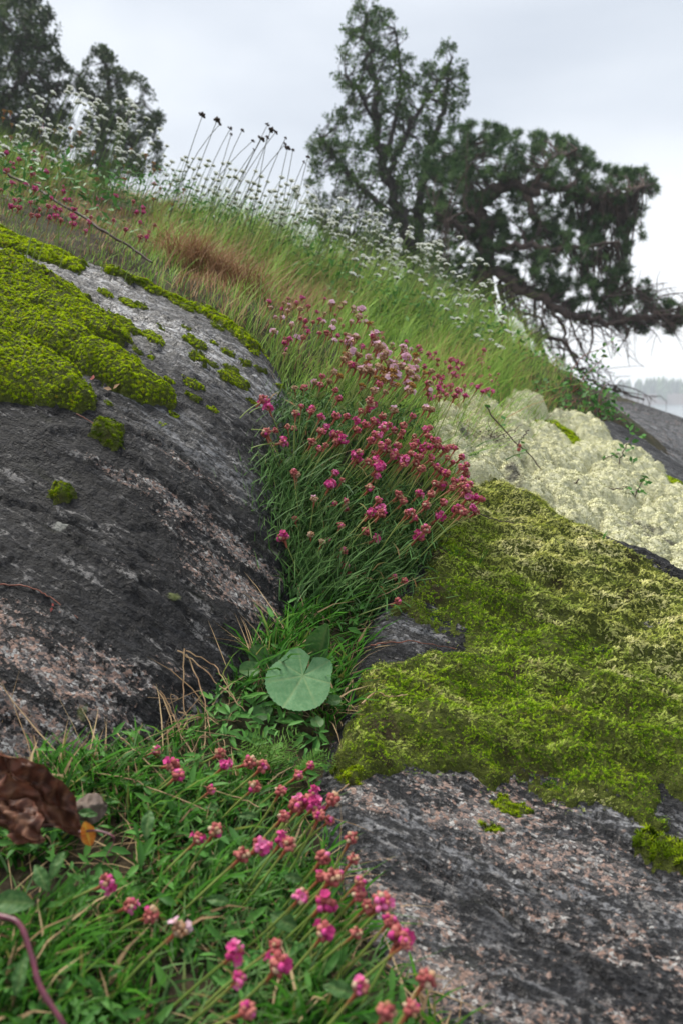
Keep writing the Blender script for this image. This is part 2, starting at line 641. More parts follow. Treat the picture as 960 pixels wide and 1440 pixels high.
def build_materials():
    M['rock'] = rock_material('gneiss_left', 0.0)
    M['rock_right'] = rock_material('gneiss_right', 0.06)
    M['rock_far'] = rock_material('gneiss_far', 0.16, 0.1, 0.6)
    m, t = mat('soil')
    tc = t.n('ShaderNodeTexCoord')
    n = t.noise(tc.outputs['Object'], 30, 6, 0.65)
    g = t.noise(tc.outputs['Object'], 2.2, 4)
    c = t.ramp(n, [(0.3, (0.012, 0.009, 0.006)), (0.5, (0.032, 0.024, 0.013)), (0.7, (0.075, 0.055, 0.03))])
    c = t.mix(t.math('MULTIPLY', t.step(g, 0.4, 0.6), 0.4), c, (0.03, 0.045, 0.012))
    finish(t, c, 0.9, t.n('ShaderNodeBump', {'Height': n, 'Strength': 0.8, 'Distance': 0.01}).outputs[0], 0.2)
    M['soil'] = m
    M['moss'] = foliage('cushion_moss', [(0, (0.07, 0.125, 0.003)), (0.4, (0.19, 0.30, 0.004)), (0.85, (0.34, 0.46, 0.006)), (1, (0.22, 0.13, 0.02))],
                        tip=(0.54, 0.70, 0.012), trans=0.05, rough=0.8, spec=0.0, extra=('dark', [(0, (0.03, 0.06, 0.003)), (1, (0.09, 0.14, 0.008))]))
    M['feather_moss'] = foliage('feather_moss', [(0, (0.018, 0.06, 0.002)), (0.4, (0.085, 0.20, 0.004)), (0.85, (0.26, 0.40, 0.012)), (1, (0.20, 0.13, 0.05))],
                                tip=(0.36, 0.50, 0.028), trans=0.08, rough=0.8, spec=0.0, tipmix=(.35, 1.0),
                                extra=('dry', [(0, (0.30, 0.33, 0.05)), (0.5, (0.60, 0.61, 0.18)), (1, (0.80, 0.75, 0.38))]))
    m, t = mat('moss_bed')
    tc = t.n('ShaderNodeTexCoord')
    n = t.noise(tc.outputs['Object'], 160, 4, 0.7)
    b = t.noise(tc.outputs['Object'], 14, 4, 0.6)
    c = t.ramp(n, [(0.3, (0.018, 0.022, 0.005)), (0.55, (0.06, 0.075, 0.010)), (0.75, (0.11, 0.13, 0.02))])
    c = t.mix(t.step(b, 0.56, 0.7), c, (0.032, 0.024, 0.010))
    finish(t, c, 0.9, t.n('ShaderNodeBump', {'Height': n, 'Strength': 1.0, 'Distance': 0.006}).outputs[0], 0.2)
    M['moss_bed'] = m
    M['lichen'] = foliage('reindeer_lichen', [(0, (0.48, 0.49, 0.27)), (0.5, (0.66, 0.66, 0.40)), (1, (0.80, 0.79, 0.53))], tip=(0.84, 0.83, 0.60),
                          trans=0.0, rough=0.9, spec=0.0, extra=('dead', [(0, (0.16, 0.155, 0.12)), (1, (0.42, 0.41, 0.31))]))
    m, t = mat('lichen_bed')
    tc = t.n('ShaderNodeTexCoord')
    n = t.noise(tc.outputs['Object'], 240, 4, 0.7)
    c = t.ramp(n, [(0.3, (0.40, 0.39, 0.25)), (0.5, (0.62, 0.61, 0.41)), (0.7, (0.74, 0.73, 0.53))])
    c = t.mix(t.attr('dead'), c, t.ramp(n, [(0.35, (0.06, 0.055, 0.045)), (0.65, (0.30, 0.29, 0.23))]))
    finish(t, c, 0.95, t.n('ShaderNodeBump', {'Height': n, 'Strength': 1.0, 'Distance': 0.005}).outputs[0], 0.1)
    M['lichen_bed'] = m
    M['grass'] = foliage('slope_grass', [(0, (0.05, 0.135, 0.014)), (0.45, (0.145, 0.285, 0.032)), (0.8, (0.26, 0.40, 0.06)), (1, (0.44, 0.40, 0.16))], tip=(0.28, 0.43, 0.07),
                         trans=0.28, extra=('dry', [(0, (0.17, 0.075, 0.035)), (0.5, (0.30, 0.17, 0.085)), (1, (0.44, 0.30, 0.16))]))
    M['turf'] = foliage('turf_grass', [(0, (0.006, 0.034, 0.003)), (0.5, (0.018, 0.09, 0.006)), (0.85, (0.05, 0.17, 0.013)), (1, (0.18, 0.15, 0.045))],
                        tip=(0.055, 0.175, 0.016), trans=0.15, spec=.04, extra=('dry', [(0, (0.20, 0.13, 0.07)), (1, (0.40, 0.30, 0.17))]))
    M['thrift_leaf'] = foliage('thrift_leaf', [(0, (0.014, 0.048, 0.010)), (0.5, (0.036, 0.10, 0.022)), (0.9, (0.085, 0.18, 0.055)), (1, (0.20, 0.09, 0.04))],
                               tip=(0.10, 0.19, 0.05), trans=0.1, rough=0.5, spec=0.08)
    m, t = mat('thrift_stem')
    k = t.attr('t')
    c = t.mix(t.step(k, 0.80, 0.99), t.mix(t.attr('rnd'), (0.16, 0.25, 0.045), (0.27, 0.32, 0.08)), (0.30, 0.075, 0.04))
    finish(t, c, 0.5, None, 0.4, 0.1)
    M['thrift_stem'] = m
    m, t = mat('pale_stem')
    c = t.mix(t.attr('rnd'), (0.05, 0.11, 0.02), (0.14, 0.20, 0.04))
    finish(t, c, 0.5, None, 0.4, 0.1)
    M['pale_stem'] = m
    M['petal'] = foliage('magenta_petal', [(0, (0.36, 0.03, 0.12)), (0.6, (0.58, 0.065, 0.25)), (1, (0.70, 0.20, 0.38))], trans=0.15, rough=0.6)
    M['bud'] = foliage('dusky_bud', [(0, (0.20, 0.050, 0.040)), (0.5, (0.40, 0.10, 0.10)), (1, (0.52, 0.20, 0.16))], trans=0.15, rough=0.55)
    M['papery'] = foliage('papery_bract', [(0, (0.30, 0.15, 0.075)), (0.5, (0.48, 0.30, 0.18)), (1, (0.62, 0.46, 0.32))], trans=0.2, rough=0.7)
    M['pale_petal'] = foliage('pale_pink_petal', [(0, (0.60, 0.34, 0.46)), (1, (0.76, 0.54, 0.63))], trans=0.3, rough=0.6)
    M['ochre'] = foliage('faded_ochre', [(0, (0.20, 0.10, 0.02)), (1, (0.38, 0.20, 0.05))], trans=0.1, rough=0.7)
    M['white_petal'] = foliage('white_petal', [(0, (0.70, 0.72, 0.66)), (1, (0.85, 0.86, 0.82))], trans=0.3, rough=0.6)
    M['calyx'] = foliage('green_calyx', [(0, (0.16, 0.21, 0.08)), (1, (0.32, 0.34, 0.18))], trans=0.2, rough=0.6)
    M['dark_head'] = plain('dark_seed_head', (0.045, 0.030, 0.022), 0.8, 0.2)
    M['dark_stem'] = plain('dark_stalk', (0.075, 0.085, 0.055), 0.7, 0.2)
    M['straw'] = plain('straw', (0.42, 0.29, 0.16), 0.6, 0.3, 0.1, (40.0, (0.26, 0.15, 0.08)))
    M['twig'] = plain('dark_twig', (0.060, 0.042, 0.034), 0.75, 0.3, 0.0, (60.0, (0.11, 0.08, 0.065)))
    M['red_twig'] = plain('red_twig', (0.22, 0.07, 0.045), 0.6, 0.3, 0.0, (60.0, (0.12, 0.05, 0.035)))
    M['bark'] = plain('pine_bark', (0.060, 0.046, 0.042), 0.9, 0.2, 0.0, (9.0, (0.12, 0.085, 0.07)))
    M['bark_dark'] = plain('dark_bark', (0.035, 0.030, 0.028), 0.9, 0.2, 0.0, (9.0, (0.07, 0.06, 0.055)))
    M['needles'] = foliage('pine_needles', [(0, (0.014, 0.046, 0.014)), (0.5, (0.048, 0.11, 0.032)), (1, (0.13, 0.22, 0.07))], trans=0.15, rough=0.5)
    M['tree_leaf'] = foliage('tree_leaf', [(0, (0.010, 0.034, 0.005)), (0.5, (0.034, 0.088, 0.011)), (1, (0.085, 0.16, 0.02))], trans=0.25, rough=0.5)
    M['left_leaf'] = foliage('dark_tree_leaf', [(0, (0.014, 0.030, 0.012)), (0.5, (0.036, 0.066, 0.024)), (1, (0.08, 0.12, 0.035))], trans=0.25, rough=0.5)
    M['herb'] = foliage('herb_leaf', [(0, (0.035, 0.12, 0.022)), (0.5, (0.075, 0.21, 0.04)), (1, (0.09, 0.24, 0.04))], trans=0.2, rough=0.5, spec=0.15)


build_materials()

# ------------------------------------------------------------------ height fields of the place
def pts(*l):
    return [tuple(P(*a)) for a in l]


# ground (soil and turf): gully in front, slope behind, knoll with the trees, then down to the sea
G_CTRL = pts((0, 1130, .74), (0, 1440, .53), (240, 1440, .54), (480, 1440, .55), (250, 1250, .66), (300, 1110, .80), (430, 1040, .90), (440, 900, 1.06), (400, 860, 1.10),
             (420, 720, 1.24), (500, 730, 1.30), (580, 740, 1.36), (560, 640, 1.52), (440, 650, 1.36), (470, 560, 1.62), (600, 600, 1.72),
             (400, 530, 1.62), (340, 440, 1.72), (250, 400, 1.74), (100, 345, 1.74), (0, 310, 1.74), (0, 262, 2.3), (200, 330, 2.3), (400, 425, 2.2),
             (560, 520, 2.1), (700, 570, 2.25), (0, 225, 2.9), (200, 295, 2.8), (400, 372, 2.8), (600, 458, 2.8), (720, 512, 2.9), (850, 562, 3.1), (800, 590, 2.7),
             (620, 1300, .72), (700, 900, 1.25))
G_CTRL += [(-6, 6, 2.1), (-6, 14, 2.7), (-3, 3, 1.25), (-2.2, 1.4, .7), (0, 6, .72), (0, 14, .55), (3, 8, -.1), (5, 14, -.3), (8, 6, -2.2), (8, 14, -1.8),
           (-2, -1, -.15), (-2, .3, .1), (2, -1, -1.3), (0, -1, -.66), (0, .2, -.56), (1.2, 1.2, -.85), (1.5, 2.2, -.75), (2.2, 3.6, -.9), (1.1, .4, -.85), (3, 3, -1.3), (-.9, .5, -.42)]
g_tps = TPS(G_CTRL, 2e-4)


def z_ground0(x, y):
    z = g_tps(np.clip(x, -12, 12), np.clip(y, -3, 18))
    fall = np.maximum(0, np.hypot(np.maximum(0, np.abs(x) - 8), np.maximum(0, np.maximum(y - 15, -y - 2))))
    return z - 0.16 * fall - 0.012 * fall ** 2


def z_ground(x, y):
    x, y = np.asarray(x, float), np.asarray(y, float)
    p = np.stack([x * 6, y * 6, np.zeros_like(x)], -1)
    return z_ground0(x, y) + 0.012 * fbm(p, 3)


def rock_bumps(p, a=1.0):
    """foliated relief of the bedrock in metres"""
    q = p @ ROT.T
    r1 = fbm(q * np.array([2.6, 6.5, 5.5]), 4, .44)
    wob = .02 * np.stack([fbm(q * 14, 2), fbm(q * 14 + 9, 2)], -1)
    q2 = q[..., :2] + wob
    plates = cells(q2 * np.array([9, 27.0]), 4) * smooth(fbm(q * np.array([4, 8, 8.0]) + 3, 2), -.25, .35)
    chips = cells(q2 * np.array([26, 70.0]), 11)
    r3 = fbm(q * np.array([45, 85.0, 70.0]), 3, .6)
    st = q[..., 1] * 13 + 1.8 * fbm(q * np.array([5, 9.0, 8.0]), 4)
    ledge = (st - np.floor(st)) ** 4 * smooth(fbm(q * np.array([3, 7, 6.0]) + 8, 2), -.3, .3)
    return a * (0.013 * r1 + 0.0038 * plates + 0.0024 * chips + 0.0034 * r3 + 0.007 * ledge)


def line_d(x, y, l):
    d = np.full(np.shape(x), 9.0)
    for (ax, ay), (bx, by) in zip(l[:-1], l[1:]):
        ex, ey = bx - ax, by - ay
        t = np.clip(((x - ax) * ex + (y - ay) * ey) / (ex * ex + ey * ey), 0, 1)
        d = np.minimum(d, np.hypot(x - ax - t * ex, y - ay - t * ey))
    return d


def make_rock_fn(tps, poly, k=1.3, rnd=0.06, amp=1.0, cracks=()):
    lines = [hit([a for a, b in l], [b for a, b in l], tps, d1=3.0)[:, :2] for l in cracks]

    def fn(x, y):
        x, y = np.asarray(x, float), np.asarray(y, float)
        z = tps(x, y)
        d = poly_sd(x, y, poly)
        z = z + rock_bumps(np.stack([x, y, z], -1), amp)
        for l in lines:
            w = .004 * perlin(np.stack([x * 60, y * 60, 0 * x], -1))
            z = z - .009 * np.exp(-((line_d(x, y, l) + w) / .0035) ** 2)
        e = np.clip((rnd - d) / rnd, 0, 8)
        return z - k * rnd * 0.22 * np.minimum(e, 1.0) ** 2 - np.where(e > 1, k * rnd * (e - 1), 0)
    fn.poly = poly
    return fn


# left rock
L_CTRL = pts((0, 1090, .76), (150, 1075, .79), (330, 985, .93), (415, 880, 1.08), (0, 1000, .79), (0, 850, .90), (0, 720, 1.0), (0, 600, 1.10), (0, 480, 1.27), (0, 400, 1.44), (0, 345, 1.62),
             (200, 900, .92), (200, 750, 1.03), (200, 600, 1.16), (200, 480, 1.34), (120, 390, 1.56), (230, 420, 1.58), (330, 460, 1.55), (390, 530, 1.44), (330, 600, 1.25),
             (330, 750, 1.12), (380, 680, 1.23), (400, 600, 1.36), (360, 860, 1.05))
l_tps0 = TPS(L_CTRL + [(-1.2, 1.0, .25), (-1.2, .5, -.05), (-1.5, 1.6, .62)], 3e-4)
_lp = P([-300, 0, 150, 250, 335, 385, 425, 432, 415, 410, 385, 335, 230, 110, 0, -300], [1110, 1095, 1078, 1040, 995, 930, 870, 800, 700, 600, 530, 450, 400, 352, 318, 200],
        [.74, .755, .79, .85, .925, 1.0, 1.085, 1.16, 1.26, 1.40, 1.50, 1.60, 1.65, 1.68, 1.70, 1.75])[:, :2]
z_left = make_rock_fn(l_tps0, _lp, 1.7, 0.06, 1.0, [[(150, 560), (215, 610), (300, 690), (350, 760)], [(0, 700), (70, 722), (150, 770), (230, 840)], [(180, 400), (260, 455), (340, 520)]])

# right rock (the one with the moss carpet)
R_CTRL = pts((480, 1090, .83), (500, 1000, .93), (520, 920, 1.02), (570, 860, 1.11), (610, 780, 1.22), (650, 700, 1.38), (720, 720, 1.37), (800, 757, 1.31), (880, 797, 1.25), (960, 840, 1.19), (1080, 900, 1.1),
             (700, 900, 1.10), (800, 900, 1.10), (900, 950, 1.02), (700, 1000, .97), (600, 1050, .88), (800, 1080, .87), (960, 1100, .845), (900, 1200, .77), (700, 1200, .765), (560, 1200, .755),
             (960, 1300, .69), (750, 1330, .67), (600, 1330, .655), (560, 1440, .585), (750, 1440, .59), (960, 1440, .60), (1150, 1200, .8))
r_tps0 = TPS(R_CTRL, 3e-4)
_rp = P([462, 470, 480, 505, 545, 580, 600, 640, 700, 800, 880, 960, 1080, 1300, 1300, 960, 560, 500], [1130, 1075, 1010, 930, 870, 820, 760, 695, 690, 745, 785, 830, 890, 1000, 1440, 1700, 1700, 1480],
        [.80, .845, .90, 1.0, 1.1, 1.17, 1.26, 1.43, 1.47, 1.39, 1.33, 1.27, 1.18, 1.0, .62, .45, .45, .55])[:, :2]
z_right = make_rock_fn(r_tps0, _rp, 1.0, 0.05, 1.0, [[(735, 1222), (775, 1245), (830, 1292), (880, 1330)], [(600, 1230), (680, 1265), (740, 1310), (850, 1400)], [(860, 1180), (910, 1215), (960, 1260)]])

# slab under the reindeer lichen and the bare rock behind it
S_CTRL = pts((600, 600, 1.78), (655, 680, 1.56), (720, 715, 1.55), (800, 760, 1.52), (880, 800, 1.48), (960, 835, 1.44), (680, 575, 2.2), (760, 600, 2.3), (860, 612, 2.55), (960, 700, 2.2),
             (800, 680, 1.9), (960, 760, 1.75), (1100, 800, 1.8))
s_tps0 = TPS(S_CTRL, 3e-4)
_sp = P([575, 600, 680, 760, 870, 1000, 1200, 1200, 960, 880, 800, 720, 655], [590, 570, 560, 578, 600, 690, 760, 950, 850, 812, 770, 725, 690],
        [1.72, 1.95, 2.35, 2.5, 2.75, 2.5, 2.3, 1.3, 1.38, 1.42, 1.46, 1.5, 1.52])[:, :2]
z_slab = make_rock_fn(s_tps0, _sp, 1.0, 0.05, 0.7)
B_CTRL = pts((850, 562, 4.0), (960, 590, 4.3), (900, 571, 4.2), (960, 650, 3.0), (880, 610, 3.0), (1100, 632, 4.2), (1100, 720, 3.0), (860, 575, 3.4), (960, 610, 3.6), (1000, 603, 5.0), (850, 566, 5.0))
b_tps0 = TPS(B_CTRL, 1e-3)
_bp = P([835, 850, 900, 1000, 1250, 1250, 1000, 880, 850], [600, 556, 562, 583, 640, 800, 720, 630, 600], [2.7, 4.4, 5.0, 5.2, 5.0, 2.5, 2.5, 2.75, 2.7])[:, :2]
z_back = make_rock_fn(b_tps0, _bp, 0.6, 0.2, 1.3)


def normals(fn, x, y, e=0.004):
    gx = (fn(x + e, y) - fn(x - e, y)) / (2 * e)
    gy = (fn(x, y + e) - fn(x, y - e)) / (2 * e)
    n = np.stack([-gx, -gy, np.ones_like(gx)], -1)
    return n / np.linalg.norm(n, axis=-1, keepdims=True)


def blob(x, y, fn, specs):
    """soft spots on a surface, given by (u, v, radius in m along the foliation, radius across, weight)"""
    o = np.zeros_like(x)
    a = np.array([(s[0], s[1]) for s in specs], float)
    h = hit(a[:, 0], a[:, 1], fn)
    z = fn(x, y)
    for c, (_, _, ra, rc, w) in zip(h, specs):
        q = np.stack([x - c[0], y - c[1], z - c[2]], -1) @ ROT.T
        o = np.maximum(o, w * np.exp(-((q[..., 0] / ra) ** 2 + (q[..., 1] / rc) ** 2 + (q[..., 2] / (ra)) ** 2)))
    return o


def rock_object(name, fn, step, margin, mat_, label, bare=(), grey=()):
    q = fn.poly
    x0, y0 = q.min(0) - margin
    x1, y1 = q.max(0) + margin
    nx, ny = int((x1 - x0) / step) + 2, int((y1 - y0) / step) + 2
    X, Y = np.meshgrid(np.linspace(x0, x1, nx), np.linspace(y0, y1, ny))
    x, y = X.ravel(), Y.ravel()
    keep = poly_sd(x, y, q) > -margin
    z = np.full(x.shape, -9.0)
    z[keep] = fn(x[keep], y[keep])
    keep &= z > z_ground0(x, y) - 0.10
    A = {'bare': np.zeros(len(x)), 'grey': np.zeros(len(x))}
    if len(bare): A['bare'][keep] = blob(x[keep], y[keep], fn, bare)
    if len(grey): A['grey'][keep] = blob(x[keep], y[keep], fn, grey)
    V, f, A = compact(np.stack([x, y, z], -1), grid_faces(nx, ny, keep), A)
    o = link(name, mesh(name, V, f, A), mat_)
    return tag(o, label, None, None, 'structure')


def build_terrain():
    # ground: fine near the camera, coarse far away
    def axis(lo, hi, c0, c1, fine):
        a = [np.arange(c0, c1, fine)]
        s, v = fine, c1
        out = []
        while v < hi:
            out.append(v); s *= 1.22; v += s
        out.append(hi)
        s, v = fine, c0
        inn = []
        while v > lo:
            s *= 1.22; v -= s
            inn.append(max(v, lo))
        return np.concatenate([inn[::-1], a[0], out])
    ax = axis(-60, 60, -1.7, 1.3, 0.018)
    ay = axis(-40, 60, 0.3, 3.4, 0.018)
    X, Y = np.meshgrid(ax, ay)
    Z = z_ground(X, Y)
    o = link('ground', mesh('ground', np.stack([X, Y, Z], -1).reshape(-1, 3), grid_faces(len(ax), len(ay))), M['soil'])
    tag(o, 'soil and turf of the gully and the grassy slope above it', None, None, 'structure')
    rock_object('rock_face', z_left, 0.0030, 0.05, M['rock'], 'dark grey streaked granite face sloping down from the mossy left',
                bare=[(30, 900, .13, .05, .9), (100, 960, .16, .06, 1.0), (60, 1060, .14, .07, 1.1), (160, 1040, .10, .06, 1.0), (290, 740, .16, .035, 1.0), (330, 830, .12, .045, 1.0), (310, 780, .2, .05, .7),
                      (250, 700, .1, .03, .7), (370, 900, .08, .04, .7), (100, 640, .08, .02, .55), (270, 660, .10, .02, .7), (200, 620, .15, .02, .55), (150, 660, .1, .02, .6), (210, 990, .08, .05, .8), (330, 660, .1, .02, .4)],
                grey=[(120, 385, .3, .06, .9), (220, 460, .3, .07, 1.0), (300, 500, .3, .08, 1.0), (370, 560, .2, .05, .8), (60, 370, .2, .05, .6), (280, 620, .2, .04, .5)])  # pale streaks and the painted sky sheen along the upper face
    rock_object('rock_shelf', z_right, 0.0028, 0.05, M['rock_right'], 'grey and pink granite shelf below the moss carpet at lower right',
                bare=[(620, 1130, .12, .03, .7), (720, 1170, .15, .05, .9), (820, 1200, .12, .05, .8), (560, 1280, .12, .05, .8), (600, 1380, .15, .06, .9), (700, 1420, .15, .05, .8), (520, 1120, .06, .03, .7),
                      (900, 1330, .12, .04, .7), (760, 1290, .1, .04, .6), (580, 910, .03, .02, .2)],
                grey=[(640, 1200, .2, .04, .5), (850, 1250, .2, .05, .6), (560, 880, .05, .03, .6), (600, 1350, .2, .05, .5), (940, 1180, .1, .03, .8)])
    rock_object('rock_slab', z_slab, 0.008, 0.05, M['rock'], 'grey rock slab covered by pale lichen behind the mossy shelf', grey=[(830, 620, .3, .2, .5)])
    rock_object('rock_knoll', z_back, 0.02, 0.1, M['rock_far'], 'bare grey rock knoll above the water at right', grey=[(920, 600, 1.2, .8, .6)])
    # sea
    m, t = mat('sea_water')
    tc = t.n('ShaderNodeTexCoord')
    n = t.noise(tc.outputs['Object'], 0.8, 4, 0.6)
    finish(t, (0.10, 0.13, 0.15), 0.18, t.n('ShaderNodeBump', {'Height': n, 'Strength': 0.25, 'Distance': 0.3}).outputs[0], 0.5)
    a = np.linspace(0, 2 * np.pi, 97)[:-1]
    V = [[0, 0, -4]]
    rr = [60, 200, 600, 2000, 6000]
    for r in rr:
        V += [[r * math.cos(k), r * math.sin(k), -4] for k in a]
    T = [[0, 1 + i, 1 + (i + 1) % 96] for i in range(96)]
    Q = [[1 + 96 * k + i, 1 + 96 * (k + 1) + i, 1 + 96 * (k + 1) + (i + 1) % 96, 1 + 96 * k + (i + 1) % 96] for k in range(4) for i in range(96)]
    o = link('sea', mesh('sea', V, [np.array(T), np.array(Q)]), m)
    tag(o, 'calm pale sea beyond the rock knoll', None, None, 'structure')


build_terrain()
# ------------------------------------------------------------------ moss and lichen
def star_template():
    V, T, t = [], [], []
    for k, (n, el, L, w) in enumerate(((5, 22, 1.0, .36), (5, 55, .95, .30))):
        for j in range(n):
            a = 2 * math.pi * (j + .5 * k) / n
            d = np.array([math.cos(a) * math.cos(R(el)), math.sin(a) * math.cos(R(el)), math.sin(R(el))])
            s = np.array([-math.sin(a), math.cos(a), 0])
            b = len(V)
            V += [d * .15 - s * w / 2, d * .15 + s * w / 2, d * L]
            T.append([b, b + 1, b + 2]); t += [0, 0, 1]
    return np.array(V), np.array(T), {'t': np.array(t, float)}


def feather_template():
    V, T, t = [], [], []
    for j in range(5):
        x = j / 5
        z = .10 + .45 * x - .25 * x * x
        L = .42 * (1 - .45 * x)
        for sd in (-1, 1):
            b = len(V)
            V += [[x - .04, 0, z], [x + .075, 0, z + .03], [x + L * .85, sd * L * .75, z + .22]]
            T.append([b, b + 1, b + 2]); t += [x * .6, x * .6, min(1, x + .35)]
    V += [[.8, -.07, .28], [.8, .07, .28], [1.2, 0, .42]]
    T.append([len(V) - 3, len(V) - 2, len(V) - 1]); t += [.7, .7, 1]
    return np.array(V), np.array(T), {'t': np.array(t, float)}


def tuft_template(seed):
    r = np.random.default_rng(seed)
    V, T, t = [], [], []
    for j in range(13):
        a, z = r.uniform(0, 2 * np.pi), r.uniform(.05, 1)
        q = math.sqrt(1 - z * z)
        d = np.array([math.cos(a) * q, math.sin(a) * q, z])
        s = np.cross(d, r.normal(size=3)); s /= np.linalg.norm(s)
        L = r.uniform(.65, 1.05)
        m = d * L * .55 + r.normal(size=3) * .12
        b = len(V)
        V += [m - s * .16, m + s * .16, d * L + r.normal(size=3) * .15]
        T.append([b, b + 1, b + 2]); t += [0.2, 0.2, 1]
    return np.array(V), np.array(T), {'t': np.array(t, float)}


STAR, FEATHER = star_template(), feather_template()


def sample_poly(poly, density, edge=.001):
    lo, hi = poly.min(0) - edge, poly.max(0) + edge
    n = int(np.prod(hi - lo) * density)
    p = rng.uniform(lo, hi, (n, 2))
    return p[poly_sd(p[:, 0], p[:, 1], poly) > -edge]


def cushion(name, fn, poly, T, rad, dens, size, label, group=None, dark=0.0, lump=0.22, step=0.005):
    """a moss cushion: a domed bed on the rock with leafy shoots all over it, one mesh"""
    def top(x, y):
        d = np.maximum(poly_sd(x, y, poly), 0)
        wob = fbm(np.stack([x * 30, y * 30, 0 * x + T * 90], -1), 2) + .5 * fbm(np.stack([x * 120, y * 120, 0 * x], -1), 2)
        h = T * np.sqrt(1 - np.exp(-2.2 * d / rad)) * (1 + lump * wob)
        return fn(x, y) + np.where(d > 0, h, -0.004)
    lo, hi = poly.min(0) - .01, poly.max(0) + .01
    nx, ny = max(5, int((hi[0] - lo[0]) / step)), max(5, int((hi[1] - lo[1]) / step))
    X, Y = np.meshgrid(np.linspace(lo[0], hi[0], nx), np.linspace(lo[1], hi[1], ny))
    x, y = X.ravel(), Y.ravel()
    keep = poly_sd(x, y, poly) > -step * 1.6
    V, q, A = compact(np.stack([x, y, top(x, y)], -1), grid_faces(nx, ny, keep), {})
    if len(q) == 0:
        return None
    c = V.mean(0)
    g = Geo()
    g.add(V - c, Q=q, mi=1, t=0, rnd=.5)
    p = sample_poly(poly, dens)
    if len(p):
        z = top(p[:, 0], p[:, 1])
        n = normals(top, p[:, 0], p[:, 1], 0.003)
        n = n + rng.normal(0, .22, n.shape)
        pos = np.concatenate([p, z[:, None]], 1) - n * size * .3
        dk = np.clip(dark + 1.3 * smooth(fbm(pos * 38 + 3, 3), .1, .7) * (0.55), 0, 1)
        scatter(g, STAR, pos - c, n, size * rng.uniform(.75, 1.3, len(p)), soft=.62, extra={'dark': dk})
    o = link(name, g.mesh(name), [M['moss'], M['moss_bed']])
    o.location = c
    return tag(o, label, 'moss', group)


def z7(l):  # places read off an enlargement of the left rock
    return [(x / 3.43, 340 + y / 3.43) for x, y in l]


def small_label(x, y, r, dk):
    size = 'tiny' if r < 17 else 'small' if r < 25 else 'fair-sized' if r < 33 else 'largish'
    tone = 'bright' if dk < .2 else 'mid' if dk < .4 else 'dark'
    if y < 225:
        where = 'under the moss band at the top edge of the rock'
    elif x < 460:
        where = 'beside the broad bright cushion and the long tongue'
    elif x > 720:
        where = 'near the right edge of the rock above the thrift clump'
    elif y < 330:
        where = 'in the upper middle of the pale streaked rock'
    elif y < 450:
        where = 'in the middle of the pale streaked rock'
    else:
        where = 'low on the pale streaks, right of the long tongue tip'
    return size + ' ' + tone + ' green moss cushion ' + where


